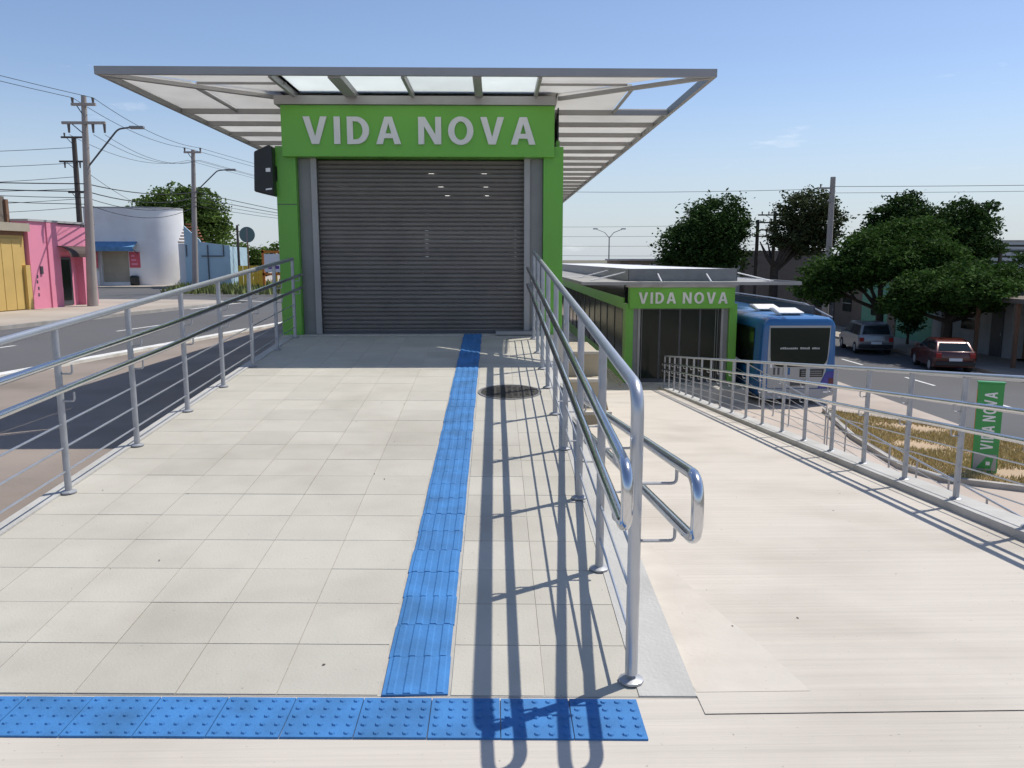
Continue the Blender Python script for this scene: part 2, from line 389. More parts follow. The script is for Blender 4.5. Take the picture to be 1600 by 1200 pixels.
# manhole cover set in the ramp
mh = thing('manhole_cover', 'round dark cast iron manhole cover set in the pale ramp paving', 'manhole', (.14, 7.58, rz(7.58)))
mh.rotation_euler = (sa, 0, 0)
t = MB(); t.cyl(0, 0, -.01, .006, .275, n=36); t.build('cover', 'cast_iron', mh)
t = MB()
for k in range(36):
    a0, a1 = R(10*k), R(10*k+10)
    t.prism([(.28*math.cos(a0), .28*math.sin(a0), .0), (.305*math.cos(a0), .305*math.sin(a0), 0), (.305*math.cos(a1), .305*math.sin(a1), 0), (.28*math.cos(a1), .28*math.sin(a1), 0)], (0, 0, .007))
t.build('rim', 'grey_frame', mh)
t = MB()
for i in range(-4, 5):
    for j in range(-4, 5):
        if i*i+j*j < 17: t.box(i*.055-.016, i*.055+.016, j*.055-.016, j*.055+.016, .006, .010)
tag(t.build('stud_pattern', 'cast_iron', mh), kind='stuff')

# ramp down to the second station
D2 = .113
z2 = lambda y: -D2*(y-2.75) if y > 2.75 else 0
xl2 = lambda y: .745 if y < 13.4 else 2.0+.125*(y-13.4)
xr2 = lambda y: 3.42+.092*(y-4)
q = MB(); ys = [2.62, 2.75]+[2.75+(26.6-2.75)*i/24 for i in range(1, 25)]
for y0, y1 in zip(ys, ys[1:]):
    q.poly([(xl2(max(y0, 2.75)), y0, z2(y0)), (xr2(y0), y0, z2(y0)), (xr2(y1), y1, z2(y1)), (xl2(y1), y1, z2(y1))])
    q.poly([(xr2(y0), y0, -3.3), (xr2(y1), y1, -3.3), (xr2(y1), y1, z2(y1)), (xr2(y0), y0, z2(y0))])
    q.poly([(xl2(y1), y1, -3.3), (xl2(y0), y0, -3.3), (xl2(y0), y0, z2(y0)), (xl2(y1), y1, z2(y1))])
ramp2 = struct(q, 'ramp', 'concrete_brushed')
q = MB()
for y0, y1 in zip(ys, ys[1:]):
    P = [(xr2(y0)+.002, y0, z2(y0)-.3), (xr2(y0)+.27, y0, z2(y0)-.3), (xr2(y1)+.27, y1, z2(y1)-.3), (xr2(y1)+.002, y1, z2(y1)-.3)]
    q.poly([(x, y, z+.36) for x, y, z in P]); Pt = [(x, y, z+.36) for x, y, z in P]
    q.poly([Pt[0], Pt[3], (P[3][0], P[3][1], P[3][2]), P[0]]); q.poly([Pt[2], Pt[1], (P[1][0], P[1][1], -3.3), (P[2][0], P[2][1], -3.3)])
q.poly([(xr2(ys[0])+.002, ys[0], -.3), (xr2(ys[0])+.27, ys[0], -.3), (xr2(ys[0])+.27, ys[0], .06), (xr2(ys[0])+.002, ys[0], .06)])
q.build('kerb', 'concrete_edge', ramp2)

# smoother hand-trowelled strip beside the tiled ramp
q = MB(); tr_ = [(2.765, 1.18), (3.2, 1.15), (3.9, 1.06), (4.8, 1.02), (6.2, .98), (8, .93)]
for (y0, x0), (y1, x1) in zip(tr_, tr_[1:]):
    q.poly([(.75, y0, z2(y0)+.0012), (x0, y0, z2(y0)+.0012), (x1, y1, z2(y1)+.0012), (.75, y1, z2(y1)+.0012)])
q.build('trowelled_strip', 'concrete_smooth', ramp2)
# ================================================================== RAILINGS
def railing(name, label, pts, posts, top_h, hand=None, bars=(), end0=False, group=None, r_top=.026, r_post=.022, base_z=0, post_flat=True):
    """pts: function y->(x,z) base line; posts: list of y"""
    x0, zz = pts(posts[0]); root = thing(name, label, 'railing', (x0, posts[0], zz), 0, group)
    off = root.location.copy()
    n = 9
    up = .04
    ya, yb = posts[0], posts[-1]
    def line(h, a, b, dx=0, step=None):
        out = []; nn = max(2, int(abs(b-a)/1.5)+1)
        for i in range(nn+1):
            y = a+(b-a)*i/nn; x, z = pts(y); out.append((x+dx, y, z+h))
        return out
    L = line(top_h, ya, yb)
    if end0:
        x, z = pts(ya); L = fillet([(x, ya, z+.03), (x, ya, z+top_h)] + L[1:], .11, 7)
    MB().tube(L, r_top, 12).build('top_rail', 'steel', root, True, off)
    for y in posts:
        x, z = pts(y)
        if not (end0 and y == ya):
            MB().tube([(x, y, z), (x, y, z+top_h-.015)], r_post, 10).build('post', 'galvanised', root, True, off)
        MB().tube([(x, y, z), (x, y, z+.008), (x, y, z+.016)], [.048, .048, .028], 12).build('base_flange', 'galvanised', root, True, off)
    for h in bars:
        MB().tube(line(h, ya, yb), .0065, 6).build('bar', 'steel', root, True, off)
    for dx, fn, ext, hs in (hand or []):
        P = []
        for h in hs:
            P.append([Vector((pts(y)[0]+dx, y, fn(y)+h)) for y in (ya-ext, (ya+yb)/2, yb+.08)])
        loop = [P[0][2], P[0][1], P[0][0], P[1][0], P[1][1], P[1][2]]
        lp = fillet(loop[:], .09, 7)
        MB().tube(lp, .021, 12).build('handrail', 'chrome', root, True, off)
        for y in posts:
            x, z = pts(y)
            for h in hs:
                zz = fn(y)+h; sg = dx/abs(dx)
                b = fillet([(x, y, zz-.075), (x+dx-.0, y, zz-.075), (x+dx, y, zz-.018)], .02, 4)
                MB().tube(b, .0065, 6).build('bracket', 'galvanised', root, True, off)
    return root
RX, LX = .515, -2.675
rposts = [2.835, 3.785, 4.76, 5.763, 6.75, 7.75, 8.65, 9.6, 10.6]
lposts = [1.95, 2.92, 3.91, 4.91, 5.895, 6.9, 7.84, 8.83, 9.84, 10.75]
lz = lambda y: rz(y) if y > Y0 else 0
railing('railing', 'steel railing with looped chrome handrails between the two ramps', lambda y: (RX, rz(y)+.004), rposts, 1.13,
        hand=[(-.08, lambda y: rz(y), .29, (.93, .715)), (.15, lambda y: -.10*(y-2.55), .31, (.89, .67))], bars=(.16, .33, .50), end0=True, r_post=.021, r_top=.024)
railing('railing', 'steel railing along the left edge of the tiled ramp beside the street', lambda y: (LX, lz(y)+.004), lposts, 1.04,
        hand=[(.085, lambda y: lz(y), .3, (.83, .66))], bars=(.14, .29, .44), r_post=.021, r_top=.024)
f2 = lambda y: (xr2(y)+.13, z2(y)+.06)
railing('railing', 'long steel railing on the concrete kerb right of the descending ramp', f2,
        [3.2, 4.2, 5.2, 6.23, 7.22, 8.26, 9.3, 10.4, 11.5, 12.7, 13.9, 15.1, 16.3, 17.5, 18.7, 19.9, 21.1, 22.3, 23.5, 24.7, 25.9], 1.02,
        hand=[(-.085, lambda y: z2(y)+.06, .1, (.80, .6))], bars=(.14, .28, .42), r_post=.024, r_top=.022)
railing('railing', 'low street level railing with thin dark posts below the long ramp', lambda y: (7.55+.072*(y-11), RZ), [9.4+1.2*i for i in range(9)], 1.06, bars=(.2, .42, .64, .86), r_post=.017, r_top=.018)
railing('railing', 'short sloping railing climbing from the lower pavement to the second station', lambda y: (8.2-.045*(y-19.2), RZ+.068*(y-19.2)), [19.3+1.1*i for i in range(7)], 1.08, bars=(.25, .5, .75), r_post=.017, r_top=.019)

# ================================================================== LETTERS
def glyph(ch):
    """polygons (outer loops cut so that each is simple), unit height"""
    t = .19
    if ch == 'V': return [[(0, 1), (.21, 1), (.385, .27), (.56, 1), (.77, 1), (.50, 0), (.27, 0)]], .77
    if ch == 'I': return [[(0, 0), (.2, 0), (.2, 1), (0, 1)]], .2
    if ch == 'N': return [[(0, 0), (.19, 0), (.19, .66), (.53, 0), (.74, 0), (.74, 1), (.55, 1), (.55, .36), (.22, 1), (0, 1)]], .74
    if ch == 'A': return [[(0, 0), (.21, 0), (.27, .22), (.53, .22), (.475, .39), (.315, .39), (.40, .76), (.475, .39), (.53, .22), (.59, 0), (.80, 0), (.52, 1), (.28, 1)]], .8
    def ell(cx, cy, rx, ry, a0, a1, n): return [(cx+rx*math.cos(R(a0+(a1-a0)*i/n)), cy+ry*math.sin(R(a0+(a1-a0)*i/n))) for i in range(n+1)]
    if ch == 'O':
        L = []
        for a0, a1 in ((0, 180), (180, 360)): L.append(ell(.41, .5, .41, .52, a0, a1, 14)+ell(.41, .5, .205, .34, a1, a0, 14))
        return L, .82
    if ch == 'D':
        o = [(0, 0)] + [(.30, 0)]+ell(.30, .5, .40, .5, -80, 80, 12)+[(.30, 1), (0, 1)]
        return [[(0, 0), (.19, 0), (.19, 1), (0, 1)], [(.19, 0), (.30, 0)]+ell(.30, .5, .41, .5, -80, 80, 12)+[(.30, 1), (.19, 1), (.19, .83), (.28, .83)]+ell(.28, .5, .22, .33, 80, -80, 12)+[(.28, .17), (.19, .17)]], .71
def a_split(): # the letter A as four convex pieces
    return [[(0, 0), (.21, 0), (.40, .76), (.40, 1), (.28, 1)], [(.59, 0), (.80, 0), (.52, 1), (.40, 1), (.40, .76)], [(.265, .22), (.535, .22), (.4925, .39), (.3075, .39)]], .8
def word(text, parent, x0, z0, h, wtot, y, depth, m, mtx=None, spacing=.22):
    G = []; x = 0
    for ch in text:
        if ch == ' ': x += .34; continue
        P, wd = a_split() if ch == 'A' else glyph(ch)
        G.append((ch, x, P)); x += wd+spacing
    x -= spacing; sx = wtot/(x*h)
    for ch, gx, P in G:
        mb = MB()
        for i, pl in enumerate(P):
            dd = depth + (.0006 if i == 2 and ch == 'A' else 0)
            mb.prism([(x0+(gx+a)*h*sx, y, z0+b*h) for a, b in pl], (0, -dd, 0), mtx)
        mb.build('letter', m, parent)

# ================================================================== STATIONS
def station(label, loc, length, near, group, zs=1, bt=.33):
    st = thing('bus_station', label, 'bus station', loc, 0, group); st.scale = (1, 1, zs)
    B = lambda name, m, *a, **k: MB().box(*a).build(name, m, st, **k)
    B('floor', 'concrete_plain', -1.95, 1.95, -.08, length, -.5, -.002)
    if near: B('foundation', 'concrete_plain', -1.94, 1.94, -.06, length-.02, -3.8, -.501)
    # portal
    for sg in (-1, 1):
        a, b = sorted((sg*1.645, sg*1.91))
        B('pillar', 'green_panel', a, b, -.02, .55, -.45, 2.5, bevel=.004)
        if near and sg < 0: B('panel_joint', 'dark_frame', a+.002, b-.002, -.024, -.0195, 1.742, 1.752)
        a, b = sorted((sg*1.40, sg*1.643)); B('shutter_guide', 'grey_frame', a, b, .10, .40, 0, 2.355, bevel=.004)
        a, b = sorted((sg*1.39, sg*1.47)); B('shutter_track', 'grey_beam', a, b, .06, .0995, 0, 2.355, bevel=.004)
    hd = B('header', 'green_panel', -1.79, 1.78, -.12, .30, 2.355, 3.005, bevel=.004)
    word('VIDA NOVA', hd, -1.50, 2.51, .345, 3.03, -.121, .03, 'letter')
    B('beam', 'grey_beam', -1.86, 1.79, -.16, .40, 3.008, 3.115)
    B('shutter_box', 'grey_frame', -1.64, 1.64, .32, .7, 2.36, 3.0)
    # roller shutter: separate interlocking slats
    n = 40; ph = 2.335/n
    mb = MB(); mb.prism([(-1.39, .17, 0), (-1.39, .155, ph*.25), (-1.39, .155, ph*.72), (-1.39, .172, ph*.955), (-1.39, .19, ph*.955), (-1.39, .185, 0)][::-1], (2.78, 0, 0))
    me = None
    for i in range(n if near else 0):
        if me is None:
            o = mb.build('slat', 'shutter', st); me = o.data
        else: o = inst(me, 'slat', (0, 0, 0), st)
        o.location = (0, 0, .01+ph*i)
    if not near:
        for k in range(4):
            d_ = B('door_panel', 'dark_frame', -1.39+.695*k, -.70+.695*k, .17, .20, 0, 2.35)
            MB().box(-1.36+.695*k, -.73+.695*k, .155, .169, .12, 2.3).build('door_pane', 'dark_glass', d_)
        for u in (-1.32, 1.22, 1.30): B('cover_strip', 'grey_frame', u-.008, u+.008, .145, .154, .05, 2.33)
    B('bottom_bar', 'dark_frame', -1.39, 1.39, .14, .2, 0, .045)
    if near:
        B('threshold', 'grey_beam', 1.0, 1.63, -.12, .05, .004, .05)
    # interior: side walls, ceiling lamps, turnstiles
    for sg in (-1, 1):
        a, b = sorted((sg*1.86, sg*1.90))
        B('side_wall', 'green_panel', a, b, .56, length, 0, .45)
        nb = int((length-.6)/2.0)
        for k in range(nb):
            y0 = .6+k*2.0
            B('window_pane', 'dark_glass', a+.012, b-.012, y0+.06, y0+1.98, .46, 2.3)
            B('mullion', 'dark_frame', a-.01, b+.01, y0, y0+.055, .45, 2.3)
        B('band', 'green_panel', a-.004, b+.004, .56, length, 2.302, 2.66)
        B('clerestory', 'dark_glass', a+.01, b-.01, .56, length, 2.662, 3.1)
    B('back_wall', 'interior', -1.85, 1.85, length-.06, length-.02, 0, 3.0)
    B('ceiling', 'interior', -1.85, 1.85, .72, length-.1, 3.02, 3.06)
    for k in range(5):
        for u in (-.5, .75): B('ceiling_lamp', 'lamp', u-.06, u+.06, 2.0+3.2*k, 2.5+3.2*k, 2.99, 3.015)
    if near:
        for u in (-.9, -.1, .7): B('turnstile', 'interior', u-.12, u+.12, 2.8, 4.0, 0, 1.05)
    # canopy
    hz = 3.145; W = 3.58; F = -1.27; iu = 1.84
    cn = B('canopy_front_beam', 'grey_beam', -W, W, F-.05, F+.0, hz-.03, hz+.06)
    for sg in (-1, 1):
        a, b = sorted((sg*(W-.05), sg*W)); B('canopy_side_beam', 'grey_beam', a, b, F+.002, length+.6, hz-.03, hz+.07)
        MB().tube([(sg*(W-.03), F+.02, hz-.012), (sg*iu, 0, hz-.03)], .032, 4).build('hip_beam', 'grey_beam', st)
    B('canopy_back_beam', 'grey_beam', -W+.051, W-.051, length+.55, length+.6, hz-.03, hz+.07)
    us = [-1.6, -.86, -.07, .79, 1.53]; ws = [.02, .075, .02, .05, .02]
    for u, wd in zip(us, ws): B('canopy_rib', 'grey_beam', u-wd, u+wd, F+.002, .05, hz-.05, hz+.03)
    pz = hz+.034
    def panel(pts, m='panel_white'):
        MB().prism([(x, y, pz) for x, y in pts], (0, 0, .018)).build('roof_panel', m, st)
    for (u0, w0), (u1, w1) in zip(list(zip(us, ws)), list(zip(us, ws))[1:]):
        panel([(u0+.004, F+.004), (u1-.004, F+.004), (u1-.004, .04), (u0+.004, .04)], 'panel_glass')
    crosses = [1.15+1.07*k for k in range(int((length-.6)/1.07))]
    for sg in (-1, 1):
        fl = (lambda P: P) if sg > 0 else (lambda P: [(-x, y) for x, y in P][::-1])
        panel(fl([(1.54, F+.004), (W-.12, F+.004), (iu, -.03), (1.54, -.03)]))
        MB().tube([(sg*1.55, -.72, hz+.0), (sg*(W-.95), -.72, hz+.0)], .018, 4).build('canopy_rib', 'grey_beam', st)
        panel(fl([(iu, 0), (2.72, F+.74), (2.72, 1.14), (iu, 1.14)]))
        MB().tube([(sg*2.735, F+.72, hz+.0), (sg*2.735, 1.15, hz+.0)], .022, 4).build('canopy_rib', 'grey_beam', st)
        if sg < 0: panel(fl([(2.75, F+.70), (W-.055, F+.06), (W-.055, 1.14), (2.75, 1.14)]))
        for y0, y1 in zip(crosses, crosses[1:]+[length+.5]):
            a, b = sorted((sg*iu, sg*(W-.052)))
            B('canopy_rib', 'grey_beam', a, b, y0-.022, y0+.022, hz-.04, hz+.03)
            if y1-y0 > .3: panel([(a, y0+.006), (b, y0+.006), (b, y1-.006), (a, y1-.006)])
        a, b = sorted((sg*(iu-.14), sg*(iu))); B('wall_plate', 'grey_beam', a, b, .401, length, 3.112, hz+.03)
    rb = B('roof_box', 'roof_white', -1.83, 1.83, -.0, length+.3, hz+.075, hz+bt)
    MB().box(-1.85, 1.85, -.03, -.002, hz+.06, hz+bt+.015).build('fascia', 'grey_frame', rb)
    for sg in (-1, 1):
        a, b = sorted((sg*1.832, sg*1.86)); MB().box(a, b, -.03, length+.3, hz+.06, hz+bt+.015).build('fascia', 'grey_frame', rb)
    if near: return st
    for u in (-.86, .79):
        MB().tube([(u, -.04, hz+.28), (u, -.7, hz+.06)], .025, 6).build('stay', 'white_plastic', st)
    for sg in (-1, 1):
        MB().tube([(sg*1.87, .4, hz+.33), (sg*3.1, .3, hz+.06)], .02, 6).build('stay', 'white_plastic', st)
        MB().tube([(sg*1.87, 4.6, hz+.33), (sg*3.1, 4.5, hz+.06)], .02, 6).build('stay', 'white_plastic', st)
    return st
FZ = .577
station('large near green bus station with closed grey shutter at the top of the tiled ramp', (-.99, 11, FZ), 24, True, 'green bus stations')
station('smaller distant green bus station beside the blue bus at the foot of the ramp', (6.36, 27.2, -2.62), 36, False, 'green bus stations', 1.09, .42)
q = MB(); q.box(4.3, 8.4, 26.0, 64, -3.2, -2.66); struct(q, 'station_platform', 'concrete_plain')
q = MB(); q.box(3.5, 4.298, 26.2, 64, -3.2, -2.70); struct(q, 'station_platform', 'concrete_plain')

# loudspeaker-like signal box at the left pillar
sb = thing('signal_box', 'black box with display openings hung beside the left green pillar', 'signal box', (-3.03, 11.0, 2.42))
t = MB(); t.prism([(-.13, -.16, .06), (.13, -.16, 0), (.13, -.16, .62), (.09, -.16, .66), (-.11, -.16, .57)], (0, .34, 0)); t.build('housing', 'black_plastic', sb, bevel=.02)
t = MB(); t.prism([(.04, -.164, .31), (.10, -.164, .31), (.10, -.164, .36), (.04, -.164, .355)], (0, -.004, 0)); t.build('display', 'white_plastic', sb)
t = MB(); t.prism([(.03, -.164, .075), (.11, -.164, .085), (.11, -.164, .105), (.03, -.164, .095)], (0, -.004, 0)); t.build('display', 'white_plastic', sb)
t = MB(); t.box(.13, .15, -.02, .08, .2, .4); t.build('wall_bracket', 'dark_frame', sb)

# terraced planter wall between the ramps
tw_ = thing('terraced_wall', 'beige stepped concrete terrace wall between the two ramps', 'retaining wall', (1.5, 14, -2.6))
for i, (y0, h) in enumerate([(13.2, -1.62), (14.0, -1.15), (14.8, -.68), (15.6, -.25)]):
    MB().box(.96, 2.03+.02*i, y0, y0+.8 if i < 3 else 18, -3.2, h).build('terrace', 'paint_beige', tw_, off=(1.5, 14, -2.6), bevel=.01)
    MB().box(.955, 2.06+.02*i, y0-.03, y0+.12, h+.002, h+.06).build('coping', 'concrete_plain', tw_, off=(1.5, 14, -2.6))

# ================================================================== BUS
def bus():
    root = thing('bus', 'blue city bus with white roof hatches seen from behind at the second station', 'bus', (9.86, 25.6, RZ), R(0)); root.scale = (1, 1, .91)
    W2 = 1.25; Hh = 3.15; L = 13.5
    # rounded cross-section, lofted with a tapered rounded tail
    def sect(y, inset, top, zb):
        w_ = W2-inset; P = []; r = .28
        P.append((-w_+.03, y, zb)); P.append((-w_, y, zb+.25)); P.append((-w_, y, 1.4)); P.append((-w_+.04, y, top-r-.1))
        for k in range(5): a = R(180-90*k/4); P.append((-w_+.05+r+r*math.cos(a), y, top-r+r*math.sin(a)))
        for k in range(5): a = R(90-90*k/4); P.append((w_-.05-r+r*math.cos(a), y, top-r+r*math.sin(a)))
        P += [(w_-.04, y, top-r-.1), (w_, y, 1.4), (w_, y, zb+.25), (w_-.03, y, zb)]
        return P
    mb = MB(); rings = []
    for y, ins, top, zb in [(0, .10, Hh-.16, .36), (.05, .035, Hh-.06, .33), (.22, 0, Hh, .32), (L-.3, 0, Hh, .32), (L, .1, Hh-.12, .36)]:
        s_ = sect(y, ins, top, zb); i = len(mb.v); mb.v += [Vector(p) for p in s_]; rings.append((i, len(s_)))
    for (a, n), (b, _) in zip(rings, rings[1:]):
        for k in range(n): mb.f.append([a+k, b+k, b+(k+1) % n, a+(k+1) % n])
    mb.f.append([rings[0][0]+k for k in range(rings[0][1])]); mb.f.append([rings[-1][0]+k for k in range(rings[0][1])][::-1])
    mb.build('body', 'bus_blue', root, True)
    # rear face (y<0 side is towards the camera)
    def face(name, pts, m, y=-.012, d=.03, parent=root):
        return MB().prism([(x, y, z) for x, z in pts], (0, d, 0)).build(name, m, parent)
    face('rear_panel', [(-.98, .62), (.66, .62), (.90, 1.2), (.98, 1.9), (1.0, 2.86), (-1.0, 2.86), (-1.02, 1.9), (-1.0, 1.0)], 'bus_silver', -.015)
    win = []
    for cx, a0, a1 in ((-.60, 180, 270), (.60, 270, 360)): win += [(cx+.33*math.cos(R(a0+(a1-a0)*k/5)), 1.72+.33*math.sin(R(a0+(a1-a0)*k/5))) for k in range(6)]
    rw = face('rear_window', win+[(.97, 2.78), (-.97, 2.78)], 'dark_glass', -.03)
    x = -.62
    for k in range(20):
        if k in (9, 15): x += .065; continue
        hh = random.uniform(.05, .075); MB().box(x, x+.035, -.034, -.031, 2.02, 2.02+hh).build('lettering_stroke', 'letter', rw); x += .065
    face('engine_grille', [(.05, 1.02), (.80, 1.02), (.84, 1.30), (.05, 1.30)], 'black_plastic', -.028)
    for k in range(3): face('engine_grille', [(.10, 1.06+.075*k), (.78, 1.06+.075*k), (.78, 1.10+.075*k), (.10, 1.10+.075*k)], 'grey_frame', -.034, .004)
    for xx in (-.82, -.68, -.5, -.34): face('vent_slot', [(xx, 1.10), (xx+.07, 1.10), (xx+.07, 1.36), (xx, 1.36)], 'bus_blue' if xx > -.45 else 'dark_frame', -.022)
    face('number_plate', [(-.25, .70), (.35, .72), (.35, .92), (-.25, .90)], 'dark_frame', -.024)
    face('corner_panel', [(.68, .60), (1.18, .50), (1.19, 1.25), (.93, 1.2)], 'bus_violet', -.012)
    face('corner_panel', [(.98, .44), (1.16, .44), (1.17, .98), (1.02, .98)], 'bus_maroon', -.02)
    bm = MB(); bm.prism([(-1.2, -.06, .30), (-1.05, -.10, .24), (.8, -.10, .24), (1.18, -.06, .40), (1.18, -.06, .60), (-1.2, -.06, .60)], (0, .12, 0)); bm.build('bumper', 'bus_bumper', root, bevel=.02)
    for xx in (-1.0, .82): face('tail_lamp', [(xx, .46), (xx+.16, .46), (xx+.16, .52), (xx, .52)], 'white_plastic', -.105, .01)
    for xx in (-.93, .86): face('tail_lamp', [(xx, 1.36), (xx+.07, 1.36), (xx+.07, 1.48), (xx, 1.48)], 'white_plastic', -.022)
    for sg in (-1, 1):
        for k in range(7):
            y0 = .75+1.75*k; a, b = sorted((sg*1.235, sg*1.258)); MB().box(a, b, y0, y0+1.69, 1.25, 2.72).build('side_window', 'dark_glass', root)
        for y in (3.2, 10.6):
            wl = MB(); a, b = sorted((sg*.95, sg*1.262)); wl.tube([(a, y, .5), (b, y, .5)], .5, 20); o = wl.build('wheel', 'tyre', root, True)
            rm = MB(); rm.tube([(sg*1.255, y, .5), (sg*1.272, y, .5)], [.29, .25], 14); rm.build('rim', 'bus_silver', o)
    for y0, tl in ((.9, .05), (3.1, .05)):
        h = MB(); mt = Matrix.Translation((.0, y0, Hh+.02)) @ Matrix.Rotation(R(9), 4, 'X')
        h.box(-.45, .45, 0, .85, .0, .09, mt); h.build('roof_hatch', 'roof_white', root, bevel=.02)
        h = MB(); h.box(-.3, .3, -.03, .0, 0, .05, mt); h.build('hatch_hinge', 'dark_frame', root)
    MB().tube([(1.12, .25, Hh-.02), (1.14, 2.6, Hh+.32), (1.1, 6, Hh+.38), (1.1, 12.5, Hh+.38)], .03, 8).build('roof_rail', 'bus_silver', root, True)
    MB().box(1.02, 1.09, 1.6, 12.6, Hh-.05, Hh+.30).build('roof_fairing', 'dark_frame', root)
    return root
bus()

# ================================================================== CARS
def car(label, loc, rz_, body, L=3.9, Wd=1.64, Ht=1.45, van=False):
    root = thing('parked_car', label, 'car', loc, rz_, 'cars parked along the far kerb')
    # side profile, front towards +y; body lower shell then greenhouse
    h = Ht
    low = [(-L/2, .45), (-L/2+.06, .26), (L/2-.12, .24), (L/2, .42), (L/2-.03, .68), (L/2-.85, .88 if not van else .95), (-L/2+.05, .93 if not van else .98), (-L/2-.02, .70)]
    if van: cab = [(-L/2+.05, .95), (L/2-.72, .93), (L/2-1.55, h-.04), (L/2-2.1, h), (-L/2+.5, h-.01), (-L/2+.22, h-.10)]
    else: cab = [(-L/2+.07, .9), (L/2-.95, .88), (L/2-1.65, h-.05), (L/2-2.15, h), (-L/2+.75, h-.04), (-L/2+.45, h-.14)]
    def loft(prof, ws):
        mb = MB(); R_ = []
        for x, sc, ii in ws:
            i = len(mb.v); cx = sum(p[0] for p in prof)/len(prof); cz = .62
            mb.v += [Vector((x, cx+(p[0]-cx)*sc, p[1]-(ii if p[1] > 1.2 else 0))) for p in prof]; R_.append(i)
        n = len(prof)
        for a, b in zip(R_, R_[1:]): mb.f += [[a+k, a+(k+1) % n, b+(k+1) % n, b+k] for k in range(n)]
        mb.f.append([R_[0]+k for k in range(n)][::-1]); mb.f.append([R_[-1]+k for k in range(n)]); return mb
    w2 = Wd/2
    loft(low, [(-w2, .965, 0), (-w2+.09, .995, 0), (0, 1.01, 0), (w2-.09, .995, 0), (w2, .965, 0)]).build('body', body, root, True, bevel=.02)
    # greenhouse narrows upward
    mb = MB(); n = len(cab)
    def tum(z): return w2-.05-.17*max(0, (z-.9)/(h-.9))
    for sg in (-1, 1): mb.v += [Vector((sg*tum(z), y, z)) for y, z in cab]
    mb.f.append(list(range(n))[::-1]); mb.f.append([n+k for k in range(n)])
    for k in range(n): mb.f.append([k, (k+1) % n, n+(k+1) % n, n+k])
    mb.build('cabin', body, root, True, bevel=.03)
    # windows as thin panes just proud of the cabin
    def side(y0, y1, y2, y3, z0, z1, sg):
        P = [(sg*(tum(z0)+.006), y0, z0), (sg*(tum(z0)+.006), y1, z0), (sg*(tum(z1)+.006), y2, z1), (sg*(tum(z1)+.006), y3, z1)]
        MB().prism(P, (sg*.004, 0, 0)).build('side_window', 'car_glass', root)
    yb, yf = cab[5][0], cab[2][0]
    z1 = h-.14
    for sg in (-1, 1):
        mid = (yb+yf)/2+.05
        side(mid+.04, cab[1][0]-.14, yf-.02, mid+.04, .97, z1, sg); side(yb-.05, mid-.04, mid-.04, yb+.14, .97, z1, sg)
    def strip(a, b, name, f0, f1, inw):
        (ya, za), (yb_, zb) = a, b
        y0, z0 = ya+(yb_-ya)*f0, za+(zb-za)*f0; y1, zz1 = ya+(yb_-ya)*f1, za+(zb-za)*f1
        d = Vector((0, zb-za, -(yb_-ya))).normalized()
        if d.y*(1 if ya > 0 else -1) < 0: d = -d
        P = [(-tum(z0)+inw, y0, z0), (tum(z0)-inw, y0, z0), (tum(zz1)-inw, y1, zz1), (-tum(zz1)+inw, y1, zz1)]
        MB().prism([Vector(p)+d*.004 for p in P], d*.005).build(name, 'car_glass', root)
    strip(cab[1], cab[2], 'windscreen', .08, .94, .07); strip(cab[0], cab[5], 'rear_window', .12, .95, .09)
    for sg in (-1, 1):
        for y in (-L/2+.68, L/2-.72):
            a, b = sorted((sg*(w2-.19), sg*(w2+.012))); o = MB().tube([(a, y, .30), (b, y, .30)], .30, 18).build('wheel', 'tyre', root, True)
            MB().tube([(sg*(w2+.010), y, .30), (sg*(w2+.022), y, .30)], [.19, .16], 12).build('rim', 'galvanised', o)
        a, b = sorted((sg*(w2-.05), sg*(w2-.26))); MB().box(a, b, -L/2-.025, -L/2+.1, .66, .86).build('tail_lamp', 'lamp_red', root, bevel=.01)
        MB().box(a, b, L/2-.14, L/2-.0, .52, .66).build('headlight', 'white_plastic', root, bevel=.01)
        a, b = sorted((sg*(w2-.02), sg*(w2+.16))); MB().box(a, b, cab[1][0]-.35, cab[1][0]-.25, .93, 1.05).build('mirror', body, root, bevel=.02)
    MB().box(-w2+.04, w2-.04, -L/2-.05, -L/2+.1, .33, .52).build('bumper', 'black_plastic', root, bevel=.03)
    MB().box(-w2+.05, w2-.05, L/2-.1, L/2+.03, .27, .46).build('bumper', 'black_plastic', root, bevel=.03)
    MB().box(-.25, .25, -L/2-.056, -L/2-.045, .54, .66).build('number_plate', 'white_plastic', root)
    return root
car('silver grey family car parked in the tree shade by the mint wall', (19.3, 41.2, RZ), R(-10), 'car_silver', 4.0, 1.68, 1.58, True)
car('dark red hatchback parked with sunlit roof near the tree trunk', (19.5, 34.3, RZ), R(-13), 'car_red', 3.6, 1.6, 1.40)

# ================================================================== GRASS ISLAND AND TOTEM
isl = [(10.3, 24.2), (9.55, 20.5), (9.3, 17.6), (9.7, 16.5), (11, 15.7), (13.0, 15.6), (13.3, 17), (13.2, 20.6)]
k = MB(); k.prism([(x, y, RZ-.02) for x, y in isl], (0, 0, .10)); struct(k, 'verge', 'earth')
k = MB()
cx, cy = 11.4, 19.3
for (x0, y0), (x1, y1) in zip(isl, isl[1:]+isl[:1]):
    o = lambda x, y: (cx+(x-cx)*1.06, cy+(y-cy)*1.04)
    a, b = o(x0, y0), o(x1, y1)
    k.prism([(x0, y0, RZ-.02), (*a, RZ-.02), (*b, RZ-.02), (x1, y1, RZ-.02)], (0, 0, .14))
struct(k, 'kerb', 'kerb')
def inside(x, y, P):
    c = False
    for (x0, y0), (x1, y1) in zip(P, P[1:]+P[:1]):
        if (y0 > y) != (y1 > y) and x < (x1-x0)*(y-y0)/(y1-y0)+x0: c = not c
    return c
